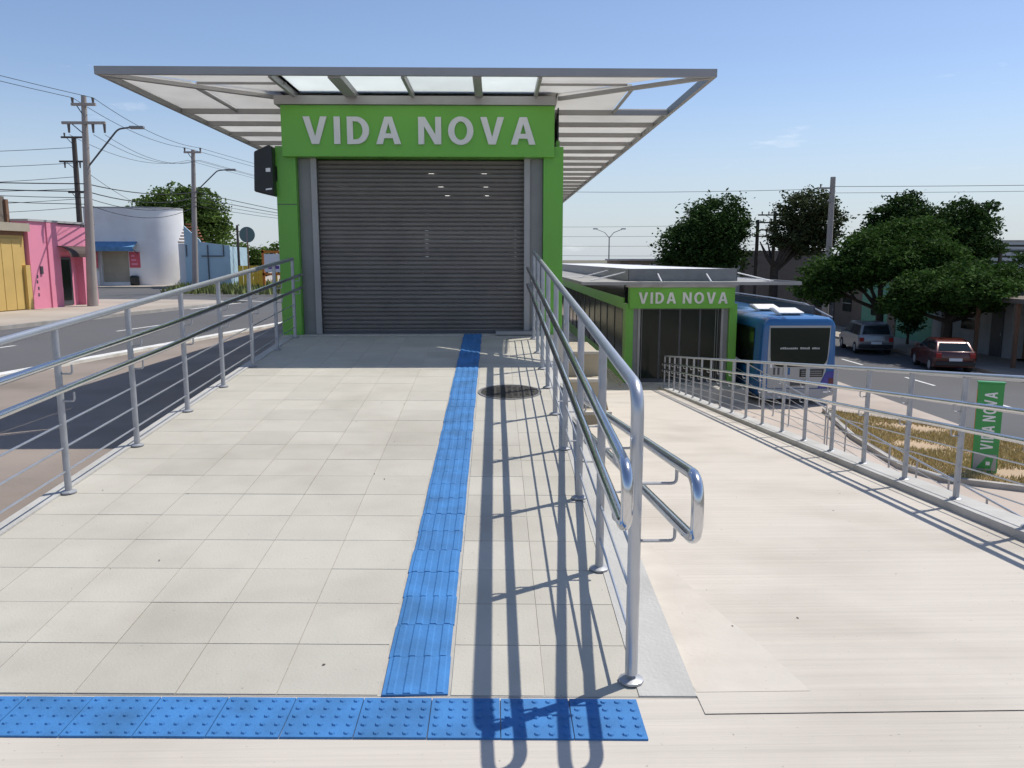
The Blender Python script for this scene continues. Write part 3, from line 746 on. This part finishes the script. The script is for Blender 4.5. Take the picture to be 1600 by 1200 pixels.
def grass(name, P, z, n, hmin, hmax, m, label, patch=None):
    mb = MB(); xs = [p[0] for p in P]; ys_ = [p[1] for p in P]; k = 0
    while k < n:
        x, y = random.uniform(min(xs), max(xs)), random.uniform(min(ys_), max(ys_))
        if not inside(x, y, P): continue
        if math.sin(x*2.1+1.3*math.sin(y*1.7))+math.sin(y*2.6+x) < -1.1+random.uniform(-.6, .6): k += .4; continue
        a = random.uniform(0, 6.28); h = random.uniform(hmin, hmax); w_ = h*.16; l = Vector((random.gauss(0, .3), random.gauss(0, .3), 1)).normalized()*h
        d = Vector((math.cos(a), math.sin(a), 0))*w_; p = Vector((x, y, z))
        mb.poly([p-d, p+d, p+l]); k += 1
    o = mb.build(name, m); tag(o, label, 'grass', kind='stuff'); return o
grass('grass', isl, RZ+.078, 22000, .04, .13, 'grass', 'dry yellowish grass on the kerbed island by the totem sign')
verge = [(-18.8, 45.5), (-12.2, 44), (-8.5, 58), (-8.5, 75), (-22.8, 60.5)]
grass('grass', verge, LZ+.10, 7000, .12, .5, 'weed', 'weedy grass verge below the pale blue wall')
tt = thing('totem_sign', 'upright green totem sign with sideways white lettering on the grass island', 'sign', (10.75, 16.9, RZ+.08), R(-24))
MB().box(-.25, .25, -.05, .05, 0, 1.98).build('panel', 'totem_green', tt, bevel=.01)
MB().box(-.252, -.2495, -.035, .035, 0.0, 1.84).build('edge_strip', 'kiosk_orange', tt)
MB().box(-.26, .26, -.08, .08, 1.982, 2.02).build('cap', 'totem_green', tt)
mt = Matrix.Translation((.13, -.0505, .52)) @ Matrix.Rotation(R(-90), 4, 'Y')
word('VIDA NOVA', tt, 0, 0, .24, 1.28, 0, .006, 'white_plastic', mt)
MB().box(-.22, .22, -.058, -.0505, .06, .42).build('pictogram_plate', 'bus_bumper', tt)
MB().prism([(-.16, -.059, .10), (.12, -.059, .10), (.16, -.059, .34), (.02, -.059, .36)], (0, -.003, 0)).build('pictogram', 'totem_green', tt)
MB().box(.02, .10, -.067, -.0625, .18, .26).build('pictogram', 'white_plastic', tt)

# ================================================================== TREES
def tree(name, label, loc, trunk_h, blobs, leafm, n, lsize, tr=.22, limbs=True, group=None, lean=0, bare=0):
    root = thing(name, label, 'tree', loc, 0, group)
    t = MB(); top = Vector((lean, 0, trunk_h))
    t.tube([(0, 0, -.1), (lean*.2, .03, trunk_h*.35), (lean*.6, -.02, trunk_h*.7), top], [tr*1.35, tr, tr*.9, tr*.8], 9)
    for (x, y, z, rx, ry, rz__) in blobs:
        c = Vector((x, y, z)); mid = top.lerp(c, .5)+Vector((random.uniform(-.3, .3), random.uniform(-.3, .3), -.25))
        t.tube([top-Vector((0, 0, .35)), mid, c+Vector((0, 0, rz__*.3))], [tr*.6, tr*.38, tr*.1], 6)
        for q_ in range(4):
            a = random.uniform(0, 6.28); e_ = c+Vector((rx*.75*math.cos(a), ry*.75*math.sin(a), random.uniform(-.2, .5)*rz__))
            t.tube([mid, mid.lerp(e_, .5)+Vector((0, 0, .15)), e_], [tr*.28, tr*.17, tr*.05], 5)
    for q_ in range(bare):
        a = random.uniform(0, 6.28); e_ = top+Vector((random.uniform(1.2, 2.6)*math.cos(a), random.uniform(.6, 1.5)*math.sin(a), random.uniform(.8, 2.2)))
        t.tube([top, top.lerp(e_, .5)+Vector((0, 0, -.2)), e_], [tr*.6, tr*.4, tr*.12], 6)
    t.build('trunk', 'bark', root, True)
    mb = MB(); V = mb.v; Fc = mb.f
    vol = [b[3]*b[4]*b[5] for b in blobs]; tot = sum(v**.75 for v in vol)
    for b, v in zip(blobs, vol):
        x, y, z, rx, ry, rz__ = b; cnt = int(n*v**.75/tot); per = 26
        for k in range(max(1, cnt//per)):
            d = Vector((random.gauss(0, 1), random.gauss(0, 1), random.gauss(0, 1))).normalized()
            rad = random.uniform(.5, 1.0)**.6*random.uniform(.85, 1.22)
            c = Vector((x+d.x*rx*rad, y+d.y*ry*rad, z+d.z*rz__*rad)); cr = random.uniform(.22, .42)*min(rx, rz__)**.5*.75
            for j in range(per):
                p = c+Vector((random.gauss(0, cr), random.gauss(0, cr), random.gauss(0, cr*.55)))
                u = Vector((random.gauss(0, 1), random.gauss(0, 1), random.gauss(0, .55))).normalized(); s_ = lsize*random.uniform(.6, 1.3)
                vv = u.orthogonal().normalized(); vv = (vv*math.cos(j*2.4)+u.cross(vv)*math.sin(j*2.4))
                i = len(V); V.extend((p-u*s_, p+vv*s_*.45, p+u*s_, p-vv*s_*.45)); Fc.append((i, i+1, i+2, i+3))
    mb.build('crown', leafm, root)
    return root
RT = 'trees along the lower street'
tree('tree', 'dense dark round tree rising behind the second station roof', (15.5, 60, RZ), 3.4, [(-.4, 0, 5.6, 2.7, 2.4, 2.1), (1.0, 0, 7.4, 2.2, 2.2, 1.9), (-1.2, 0, 4.6, 1.9, 2, 1.2), (1.6, .3, 5.4, 1.6, 1.8, 1.9), (.3, -.3, 6.6, 2.0, 2, 1.8)], 'leaf_dark', 26000, .15, .3, group=RT)
tree('tree', 'dull leafed tree with bare forking limbs behind the wooden poles', (20.2, 58, RZ), 4.2, [(2.2, 0, 8.2, 2.0, 1.8, 1.3), (1.0, 0, 6.6, 1.5, 1.5, 1.2), (3.3, 0, 7.2, 1.5, 1.6, 1.3), (2.6, .4, 6.0, 1.6, 1.5, 1.2)], 'leaf_dull', 14000, .14, .34, group=RT, bare=5)
tree('tree', 'broad spreading street tree shading the silver car', (20.95, 43.2, RZ), 2.3, [(-.6, -2.0, 4.6, 1.7, 1.7, .75), (1.0, -2.2, 5.0, 1.7, 1.6, .75), (-2.3, 0, 4.0, 1.8, 1.8, .9), (-.3, -.4, 5.2, 2.2, 2.0, 1.0), (1.5, 0, 5.9, 1.7, 1.8, .95), (-3.2, .3, 3.2, 1.2, 1.4, .75), (1.8, -.6, 4.4, 1.7, 1.7, .9), (3.0, .2, 4.9, 1.3, 1.5, .85), (-1.4, -.8, 4.3, 1.6, 1.5, .8)], 'leaf_mid', 40000, .115, .22, group=RT)
tree('tree', 'tall ragged dark tree standing behind the street trees', (29.2, 56, RZ-1.2), 4.5, [(-1.2, 0, 7.6, 1.7, 1.6, 1.6), (-.8, 0, 9.3, 1.3, 1.3, 1.0), (-.4, 0, 6.0, 2.1, 2, 1.5), (.6, .3, 8.0, 1.0, 1, 1.0), (-2.2, 0, 8.8, .9, .8, .8), (-2.4, 0, 7.0, 1.6, 1.5, 1.3)], 'leaf_dark', 23000, .15, .3, group=RT)
tree('tree', 'tall airy tree with thin outer twigs right of the ragged dark tree', (31.0, 54, RZ-.3), 4.4, [(-.4, 0, 6.4, 1.9, 1.7, 1.5), (.3, 0, 8.1, 1.3, 1.3, .9), (1.3, 0, 7.3, 1.3, 1.2, .9), (-.2, .2, 5.2, 2.3, 1.8, 1.3), (2.2, 0, 8.5, .7, .6, .3), (-1.9, 0, 7.2, 1.5, 1.4, 1.2), (.8, -.3, 6.0, 1.9, 1.6, 1.2)], 'leaf_dark', 21000, .14, .3, group=RT)
tree('tree', 'low flat crowned street tree beside the dark red car', (21.8, 38.0, RZ), 2.1, [(-.3, -2.2, 3.4, 1.6, 1.7, .7), (-1.1, 0, 3.3, 1.6, 1.6, .8), (1.0, -.3, 3.7, 1.9, 1.7, .85), (2.6, 0, 3.3, 1.5, 1.5, .8), (.4, -.5, 2.9, 1.8, 1.6, .7), (3.4, .2, 2.6, 1.2, 1.2, .7), (-1.8, .4, 2.6, 1.2, 1.2, .6)], 'leaf_mid', 34000, .11, .2, group=RT)
tree('tree', 'green tree rising behind the round cornered white building', (-29.3, 76, LZ), 3.3, [(-2.2, 0, 6.0, 2.2, 2.2, 1.5), (0, 0, 7.0, 2.3, 2.2, 1.6), (2.0, 0, 6.6, 2.2, 2.2, 1.8), (3.2, 0, 4.6, 1.5, 2, 1.8), (1.2, 0, 5.4, 3.0, 2.4, 2.0)], 'leaf_light', 15000, .2, .35)
tree('shrub', 'bushy shrub behind the pale blue wall near the round sign', (-19.2, 66, LZ), .9, [(-1.5, 0, 2.2, 1.8, 1.2, 1.4), (.8, 0, 1.9, 1.6, 1.2, 1.2), (2.6, 0, 2.3, 1.5, 1.2, 1.3), (4.6, 0, 2.0, 1.7, 1.2, 1.1)], 'leaf_light', 5000, .16, .12)
tree('shrub', 'small potted-looking shrub between the silver car and the mint wall', (22.6, 43.2, RZ+.1), .7, [(0, 0, 1.2, .6, .5, .5), (.1, 0, 1.6, .5, .5, .4)], 'leaf_dark', 1500, .09, .07)
tree('shrub', 'distant dark tree clump at the right picture edge', (52, 78, RZ), 1.6, [(0, 0, 4.0, 2.0, 1.8, 1.2), (2.2, 0, 3.5, 1.6, 1.6, 1.0)], 'leaf_dark', 3000, .2, .2)

# ================================================================== BUILDINGS, LEFT
def bx(root, name, m, *a, **k): return MB().box(*a).build(name, m, root, **k)
ang = -math.atan(.135)
# local frame: x away from street (facade at x=0, body towards -x), y along the street
pk = thing('house', 'pink single storey house with dark recessed door beside the leaning pole', 'house', (-17.68, 31.2, LZ+.1), ang)
bx(pk, 'wall', 'paint_pink', -7, -.002, 0, 1.75, 0, 3.35); bx(pk, 'wall', 'paint_pink', -7, -.002, 3.15, 4.0, 0, 3.25)
bx(pk, 'wall', 'paint_pink', -7, -.004, 1.75, 3.15, 2.2, 3.3); bx(pk, 'wall', 'paint_pink', -7, -.32, 1.75, 3.15, 0, 2.2)
bx(pk, 'pilaster', 'paint_pink', -.001, .05, 1.0, 1.25, 0, 3.33)
d = bx(pk, 'door', 'dark_frame', -.32, -.27, 1.95, 2.75, .05, 2.0)
bx(d, 'door_pane', 'dark_glass', -.268, -.26, 2.05, 2.65, .25, 1.9)
aw = MB()
P = [(0, 2.42)]+[(.55*math.sin(R(a)), 2.0+.42*math.cos(R(a))) for a in range(10, 91, 16)]
for (x0, z0), (x1, z1) in zip(P, P[1:]): aw.prism([(x0, 1.6, z0), (x1, 1.6, z1), (x1, 1.6, z1+.03), (x0, 1.6, z0+.03)], (0, 1.65, 0))
aw.build('awning', 'awning_brown', pk)
bx(pk, 'meter_box', 'dark_frame', 0, .05, .5, .62, 1.35, 1.65)
bx(pk, 'roof_coping', 'paint_grey', -7.05, .06, -.02, 4.05, 3.352, 3.43)
for q_, (y, z_) in enumerate([(.28, .5), (.3, .75), (.26, 1.0), (.29, 1.2)]): bx(pk, 'number_mark', 'dark_frame', .001, .006, y, y+.07, z_, z_+.12)
yl = thing('house', 'yellow garage front with grey upper block at the left picture edge', 'house', (-18.98, 22.2, LZ+.1), ang)
bx(yl, 'wall', 'paint_yellow', -7, -.05, 0, 9.0, 0, 2.8)
bx(yl, 'garage_door', 'paint_yellow', -.048, 0, 3.6, 8.75, .05, 2.68, bevel=.01)
for k_ in range(9): bx(yl, 'door_rib', 'paint_yellow', .001, .016, 3.9+.55*k_, 3.94+.55*k_, .08, 2.62)
bx(yl, 'gatepost', 'paint_yellow', -.2, .12, 8.78, 9.02, 0, 1.7)
bx(yl, 'fascia', 'paint_beige', -7, .22, -.1, 9.05, 2.95, 3.25); bx(yl, 'lintel', 'brick_brown', -6.9, -.02, 0, 9, 2.802, 2.948)
bx(yl, 'upper_block', 'old_wall', -6.6, -.7, .5, 9.02, 3.252, 4.25)
for k_ in range(5): bx(yl, 'upper_board', 'old_wall', -.69, -.66, 5.2+.75*k_, 5.86+.75*k_, 3.3, 4.2)
bx(yl, 'corner_strip', 'brick_brown', -.71, -.6, 8.96, 9.1, 3.252, 4.15)
for yy in (7.2, 8.6):
    p_ = thing('roof_post', 'dark wooden post on the yellow garage roof, ' + ('left one' if yy < 8 else 'right one') + ' of the pair', 'post', (-20.4+yy*.135, 21.6+yy+1, LZ+4.3), 0, 'posts on the garage roof')
    MB().tube([(0, 0, 0), (0, 0, 1.35)], .11, 8).build('post', 'pole_wood', p_); MB().box(-.16, .16, -.05, .05, 1.36, 1.42).build('cap', 'pole_wood', p_)

wb = thing('shop_building', 'white shop with a big rounded corner and blue awning', 'building', (-23.6, 60, LZ+.1))
o = MB(); Hb = 5.6; rr = 2.4
arc_ = [(-rr+rr*math.sin(R(a)), rr-rr*math.cos(R(a))) for a in range(0, 91, 5)]
o.prism([(x, y, 0) for x, y in arc_+[(-5, 12), (-6.3, 12), (-6.3, 1.0), (-rr, 1.0)]], (0, 0, Hb)); o.build('wall', 'paint_white', wb, True)
bx(wb, 'wall', 'paint_white', -6.3, -5.25, 0, .998, 0, Hb-.001); bx(wb, 'wall', 'paint_white', -5.25, -3.25, .002, .998, 2.55, Hb-.002); bx(wb, 'wall', 'paint_white', -3.25, -2.402, 0, .998, 0, Hb-.003)
sh = bx(wb, 'shop_shutter', 'paint_beige', -5.25, -3.25, .25, .3, .25, 2.55)
bx(wb, 'step', 'paint_white', -5.25, -3.25, .05, .6, 0, .25)
for k_ in range(11): bx(sh, 'shutter_rib', 'paint_beige', -5.24, -3.26, .235, .249, .38+.19*k_, .42+.19*k_)
bx(wb, 'counter', 'paint_white', -6.3, -5.3, -.35, -.002, 0, 1.15)
ab = MB(); ab.prism([(-6.0, 0, 3.2), (-6.0, -.8, 2.8), (-6.0, -.8, 2.74), (-6.0, 0, 3.12)], (3.45, 0, 0)); ab.build('awning', 'awning_blue', wb)
MB().box(-6.02, -2.53, -.83, -.802, 2.5, 2.8).build('awning_valance', 'awning_blue', wb)
for x_ in (-5.98, -2.58): MB().tube([(x_, -.8, 2.7), (x_, -.02, 2.3)], .03, 6).build('awning_arm', 'dark_frame', wb)
for x_, y_ in ((-6.1, -.40), (-3.2, -.03)):
    pp = bx(wb, 'poster', 'poster_red', x_, x_+.78, y_, y_+.03, 1.3, 2.45)
    for r_ in range(3): MB().box(x_+.15, x_+.6-.1*r_, y_-.006, y_-.001, 1.5+.3*r_, 1.63+.3*r_).build('poster_print', 'paint_pink', pp)
MB().prism([(x*1.0, y, Hb+.002) for x, y in [(-6.35, -.03)]+[(x+.03, y-.03) for x, y in arc_]+[(-5, 12), (-6.35, 12)]], (0, 0, .09)).build('parapet', 'paint_grey', wb)
bx(wb, 'bin_bag', 'black_plastic', -3.1, -2.5, -.5, -.05, .0, .75, bevel=.15)
ra = thing('awning_stall', 'dark red awning shop front left of the white building', 'building', (-31.6, 58.6, LZ+.1))
bx(ra, 'wall', 'old_wall', -5, 1.2, .6, 8, 0, 4.4); MB().prism([(-1.2, 0.6, 3.1), (-1.2, -.9, 2.5), (-1.2, -.9, 2.4), (-1.2, .6, 2.8)], (2.9, 0, 0)).build('awning', 'awning_red', ra)
bx(ra, 'shop_window', 'dark_glass', -1.2, 1.1, .55, .598, .6, 2.3)

bw = thing('house', 'pale blue walled house with terracotta gable roof behind the second pole', 'house', (-21.4, 56.5, LZ+.1), R(6))
MB().prism([(0, 0, 0), (3.0, 0, 0), (3.0, 0, 2.85), (1.05, 0, 3.1), (1.0, 0, 3.25), (0, 0, 4.2)], (0, .2, 0)).build('wall', 'paint_blue', bw)
MB().box(2.85, 2.998, .201, 6, 0, 2.8).build('wall', 'paint_blue', bw)
for x_ in (.08, 1.5, 2.55): MB().box(x_, x_+.06, -.07, -.002, 0 if x_ == 1.5 else 2.1, 2.9).build('downpipe', 'dark_frame', bw)
MB().box(1.1, 2.5, -.06, -.003, 2.1, 2.17).build('cable_tray', 'dark_frame', bw)
for r_ in range(7): MB().box(-.5, 1.2-.17*r_, .25+.35*r_, .7+.35*r_, 3.05+.22*r_, 3.13+.22*r_).build('roof_course', 'terracotta', bw)
MB().box(-.5, 1.0, .3, 6, 0, 3.0).build('wall', 'paint_white', bw)
# playground-like yellow and orange kiosk behind the left pillar
ki = thing('kiosk', 'yellow and orange slatted kiosk with a white board beside the station pillar', 'kiosk', (-15.8, 52, LZ+.1))
for i in range(5): MB().box(-.9+.32*i, -.62+.32*i, 1.0, 1.06, 0, 1.5).build('panel', 'kiosk_yellow', ki)
for i in range(9): MB().box(1.7+.28*i, 1.82+.28*i, .2, .26, .1, 2.3).build('slat', 'kiosk_yellow', ki)
for z_ in (2.32, .9): MB().box(.9, 4.6, .12, .2, z_, z_+.14).build('rail', 'kiosk_orange', ki)
for x_ in (.9, 2.9, 4.5): MB().box(x_, x_+.14, .12, .26, 0, 2.5).build('post', 'kiosk_orange', ki)
MB().box(1.06, 2.3, .08, .118, 1.1, 2.25).build('board', 'white_plastic', ki); MB().box(1.3, 2.0, .074, .079, 1.3, 1.5).build('board_print', 'bus_violet', ki)
MB().box(2.5, 3.3, -.5, .1, 0, 1.1).build('box_planter', 'brick_brown', ki)
MB().box(3.2, 8, 5, 9, 2.5, 3.6).build('roof', 'dark_frame', ki); MB().box(3.6, 7.6, 5.4, 8.6, 0, 2.5).build('wall', 'old_wall', ki)
rs = thing('round_sign', 'round grey sign seen from behind on a thin post near the kiosk', 'sign', (-13.6, 45, LZ))
MB().tube([(0, 0, 0), (0, 0, 2.95)], .035, 8).build('post', 'brick_brown', rs)
MB().tube([(0, 0, 3.35), (0, -.02, 3.35)], .43, 28).build('disc', 'sign_teal', rs)
MB().box(-.05, .05, -.04, -.021, 2.95, 3.7).build('clamp', 'grey_frame', rs)

# ================================================================== BUILDINGS, RIGHT (row facing the lower street)
def rowhouse(label, y0, y1, h, m, parts, x=24.0):
    h_ = thing('house', label, 'house', (x, y0, RZ+.12))
    bx(h_, 'wall', m, 0, 7, .01, y1-y0-.01, 0, h); bx(h_, 'roof', 'old_wall', -.25, 7.2, .0, y1-y0, h+.002, h+.14)
    for n_, mm, a, b, c, d_ in parts:
        q_ = bx(h_, n_, mm, -.05, -.002, a, b, c, d_)
        if n_ == 'window': bx(q_, 'frame', 'paint_grey', -.07, -.051, a, b, (c+d_)/2-.02, (c+d_)/2+.02)
        if n_ == 'door': bx(q_, 'handle', 'steel', -.08, -.051, a+.08, a+.12, 1.0, 1.15)
    return h_
rowhouse('mint green house wall behind the silver car', 43.4, 52, 3.3, 'paint_mint', [('window', 'dark_glass', 1.5, 2.8, 1.1, 2.2), ('door', 'old_wall', 4.0, 5.0, 0, 2.1), ('window', 'dark_glass', 6, 7.2, 1.1, 2.2)])
rowhouse('long grey fronted house between the mint wall and the brown shop', 36.6, 43.4, 3.1, 'paint_grey', [('door', 'dark_frame', .6, 1.5, 0, 2.3), ('window', 'dark_glass', 2.6, 4.0, 1.1, 2.2), ('door', 'old_wall', 4.9, 5.8, 0, 2.1)])
sp = rowhouse('brown brick shop with porch at the right picture edge', 26, 36.6, 3.3, 'brick_brown', [('shop_window', 'dark_glass', 6.0, 8.6, .5, 2.3), ('door', 'dark_frame', 9.1, 10.1, 0, 2.3)], 24.6)
MB().box(-2.6, 0, 4.5, 10.5, 2.75, 2.95).build('porch_roof', 'old_wall', sp)
for y_ in (4.7, 7.5, 10.3): MB().box(-2.5, -2.36, y_-.07, y_+.07, 0, 2.75).build('porch_post', 'brick_brown', sp)
rowhouse('dark walled house at the street corner left of the mint wall', 52, 61.8, 3.7, 'old_wall', [('window', 'dark_glass', 1.5, 2.8, 1.1, 2.2), ('door', 'dark_frame', 4.2, 5.2, 0, 2.2), ('window', 'dark_glass', 6.5, 7.8, 1.1, 2.2)])
rowhouse('brown corrugated warehouse across the side street behind the bus', 70.5, 86, 5.2, 'old_wall', [('window', 'dark_glass', 2, 4, 2, 3.2)], 22)
h5 = thing('house', 'low grey building with white pilasters behind the blue bus', 'house', (17, 71, RZ))
bx(h5, 'wall', 'old_wall', -6, 9, .1, 8, 0, 4.6)
for k_ in range(12): bx(h5, 'pilaster', 'paint_grey', -5.9+1.25*k_, -5.3+1.25*k_, .0, .098, 0, 4.3)
bx(h5, 'roof', 'paint_grey', -6.2, 9.2, -.1, 8.2, 4.602, 4.75)
# far skyline on the right
for i, (x, y, w_, h__) in enumerate([(250, 420, 60, 14), (330, 460, 24, 26), (300, 470, 50, 10), (385, 520, 70, 15)]):
    b_ = thing('building', ['long low pale building on the far skyline', 'tallest hazy tower block on the far skyline', 'small pale block left of the far tower', 'wide pale block at the far right skyline'][i], 'building', (x, y, RZ))
    bx(b_, 'wall', 'haze_building', -w_/2, w_/2, 0, 15, 0, h__)
    for k_ in range(4):
        bx(b_, 'window_band', 'dark_glass', -w_/2+1, w_/2-1, -.1, -.01, h__*(.2+.2*k_), h__*(.2+.2*k_)+1)
    bx(b_, 'roof', 'paint_grey', -w_/2-.5, w_/2+.5, -.5, 15.5, h__+.01, h__+.6)

# ================================================================== POLES AND WIRES
def utility_pole(label, loc, h, m, r0, r1, lean=0, arms=(), lamp=None, group='utility poles'):
    root = thing('utility_pole', label, 'utility pole', loc, 0, group)
    MB().tube([(0, 0, -.1), (lean*.5, 0, h*.5), (lean, 0, h)], [r0, (r0+r1)/2, r1], 10).build('pole', m, root, True)
    for z, x0, x1, ins in arms:
        cx_ = lean*z/h
        a = MB().box(cx_+x0, cx_+x1, -.14, -.03, z-.05, z+.05).build('crossarm', m, root)
        for xi in ins: MB().tube([(cx_+xi, -.08, z-.38 if z < h-.8 else z+.05), (cx_+xi, -.08, z-.05 if z < h-.8 else z+.25)], [.04, .06], 8).build('insulator', 'insulator', a)
        MB().tube([(cx_+x0*.6, -.09, z), (cx_, -.09, z-.45)], .02, 5).build('brace', 'dark_frame', a)
    if lamp:
        z, dx, dz = lamp; cx_ = lean*z/h
        l_ = MB().tube(fillet([(cx_, 0, z), (cx_+dx*.72, -.2, z+dz*.97), (cx_+dx, -.3, z+dz)], .5, 5), .035, 7).build('lamp_arm', 'dark_frame', root, True)
        MB().box(cx_+dx-.05, cx_+dx+.5, -.4, -.2, z+dz-.06, z+dz+.05).build('lamp_head', 'grey_frame', l_, bevel=.02)
    return root
utility_pole('tall leaning concrete pole with two crossarms and lamp beside the pink house', (-16.5, 33.3, LZ+.1), 8.3, 'pole_concrete', .22, .10, .3, [(7.95, -.45, .5, (-.4, .4)), (7.25, -.85, .85, (-.6, .35, .8))], (5.5, 2.0, 1.55))
utility_pole('thin concrete pole with street lamp in front of the pale blue wall', (-17.85, 48.4, LZ+.1), 8.2, 'pole_concrete', .19, .11, .35, [(8.05, -.5, .5, (-.45, .45))], (5.7, 2.1, 1.35))
utility_pole('dark wooden pole crowded with cables behind the leaning pole', (-25.2, 50, LZ), 9.2, 'pole_wood', .2, .14, .1, [(9.2, -.7, .9, (-.5, .6)), (7.8, -.9, .5, (-.6, .3)), (6.0, -.5, .5, ())])
utility_pole('short thin pole between the blue wall and the round sign', (-18.2, 58, LZ), 4.4, 'pole_wood', .1, .08)
utility_pole('grey concrete pole rising out of the street trees on the right', (21.6, 52, RZ), 9.9, 'pole_concrete', .22, .16, 0, [(9.2, -.9, .1, (-.8,)), (8.4, -.3, .1, ())])
utility_pole('left wooden pole of the pair beyond the second station', (19.5, 60, RZ), 7.6, 'pole_wood', .16, .12, 0, [(7.4, -.2, 1.8, (.4, 1.0, 1.6)), (6.4, -.3, .5, ())])
utility_pole('right taller wooden pole of the pair beyond the second station', (21.1, 61, RZ), 8.3, 'pole_wood', .16, .12, 0, [(8.0, -1.3, .9, (-1.0, -.5, .6)), (6.9, -1.0, .7, (-.6, .4))])
utility_pole('short dark pole at the right skyline beside the flat crowned tree', (33.5, 53, RZ), 5.5, 'pole_wood', .14, .12)
dl = thing('street_lamp', 'distant double armed street lamp above the second station roof', 'street lamp', (13.0, 92, RZ))
MB().tube([(0, 0, 0), (0, 0, 7.2)], [.1, .06], 8).build('pole', 'grey_frame', dl)
for sg in (-1, 1):
    q_ = MB().tube(fillet([(0, 0, 7.1), (sg*.5, 0, 7.7), (sg*1.5, 0, 8.1)], .4, 4), .04, 6).build('lamp_arm', 'grey_frame', dl, True)
    MB().box(sg*1.6-.25, sg*1.6+.25, -.1, .1, 8.05, 8.18).build('lamp_head', 'galvanised', q_)
tm = thing('mast', 'small lattice telephone mast on the horizon above the trees', 'mast', (94, 190, RZ))
MB().tube([(0, 0, 0), (0, 0, 19)], [.5, .3], 6).build('tower', 'grey_frame', tm)
for z_ in (15.5, 17, 18.4):
    for a in range(0, 360, 60): MB().box(1.2*math.cos(R(a))-.15, 1.2*math.cos(R(a))+.15, 1.2*math.sin(R(a))-.1, 1.2*math.sin(R(a))+.1, z_-.7, z_+.7).build('antenna', 'grey_frame', tm)

def wire(label, pts, sag, r, group):
    P = []
    for a, b in zip(pts, pts[1:]):
        a = Vector(a); b = Vector(b)
        for i in range(13):
            f = i/12
            if P and i == 0: continue
            P.append(a.lerp(b, f)-Vector((0, 0, sag*4*f*(1-f))))
    o = MB().tube(P, r*.7, 5).build('overhead_wire', 'cable'); o.location = P[0]
    for v in o.data.vertices: v.co -= P[0]
    return tag(o, label, 'wire', group)
GL = 'overhead wires of the left street'
p1 = lambda dx, z: (-16.5+.3*z/8.3+dx, 33.2, LZ-.3+z)
p2 = lambda dx, z: (-17.85+.35+dx, 48.3, LZ-.3+z)
pd = lambda dx, z: (-25.2+dx, 49.9, LZ+z)
for dx, nm in ((-.4, 'left'), (.4, 'right')): wire(nm+' thin high wire running over the leaning pole top to the second pole', [(-24+dx, 12, LZ+9.6), p1(dx, 8.6), p2(dx, 8.7), (-8+dx, 112, 8.6)], .35, .016, GL)
for dx, nm in ((-.6, 'left'), (.35, 'middle'), (.8, 'right')): wire('thin wire hung from the '+nm+' insulator below the leaning pole lower crossarm', [p1(dx, 7.2), p2(dx*.5, 8.0), (-9+dx, 105, 8.0)], .55, .013, GL)
for i, z_ in enumerate((5.3, 5.0, 4.75, 4.5)): wire(('topmost', 'second from top', 'third from top', 'lowest')[i]+' heavy dark cable strung low from the left edge to the leaning pole', [(-38, 30-i, LZ+5.8+.25*i), p1(0, z_), p2(0, z_+.9), (-10, 100, LZ+5.2+.4*i)], .25+.12*i, .03 if i < 2 else .02, GL)
for i, z_ in enumerate((8.6, 7.7, 6.9, 6.2, 5.6, 5.1)): wire(('highest', 'second highest', 'third highest', 'third lowest', 'second lowest', 'lowest')[i]+' dark cable running from the left edge to the wooden pole', [(-52, 44+i, LZ+8.0-.55*i+.3*(i % 2)), pd(0, z_)], .5+.1*(i % 3), .022, GL)
wire('drop wire from the lamp bracket down to the white building', [p1(.1, 5.7), (-25, 61, 5.2)], .25, .014, GL)
GR = 'overhead wires of the lower street'
wire('long thin wire crossing the sky to the right concrete pole', [(-6, 62, 6.9), (20.8, 52, RZ+9.15)], .25, .02, GR)
wire('thin wire running right from the right concrete pole', [(21.6, 51.9, RZ+9.3), (60, 44, 6.4)], .2, .022, GR)
wire('second thin wire running right below the first one', [(21.6, 51.9, RZ+8.9), (60, 44, 6.0)], .15, .018, GR)
for i in range(4): wire(('highest', 'second highest', 'second lowest', 'lowest')[i]+' faint distant wire passing above the second station roof', [(-10, 70, 4.6-.75*i), (19.6+.4*i, 60, RZ+7.3-.75*i)], .25, .016, GR)
wire('low wire running right past the flat crowned tree', [(33.5, 53, RZ+5.4), (60, 50, RZ+5.2)], .15, .025, GR)

# wind-blown grit and dry leaf bits lying on the ramps
gr = MB()
for k in range(150):
    if k < 70:
        x = random.choice((random.uniform(.75, 3.4), random.uniform(.78, 1.2), random.uniform(2.9, 3.4))); y = random.uniform(2.9, 9); z_ = z2(y)+.002
    elif k < 115: x, y = random.uniform(-2.65, .5), random.uniform(2.8, 9.5); z_ = rz(y)+.003
    else: x, y = random.uniform(-2.6, 3.4), random.uniform(1.6, 2.35); z_ = -.003
    a = random.uniform(0, 6.28); r_ = random.choice((.003, .004, .005, .009)); d = Vector((math.cos(a), math.sin(a), 0)); n_ = Vector((-d.y, d.x, 0)); c = Vector((x, y, z_))
    gr.poly([c-d*r_, c-n_*r_*.5+Vector((0, 0, .002)), c+d*r_+Vector((0, 0, .003)), c+n_*r_*.5]); 
tag(gr.build('leaf_litter', 'bark'), 'scattered dark grit and dry leaf bits on the pale ramps', 'litter', kind='stuff')
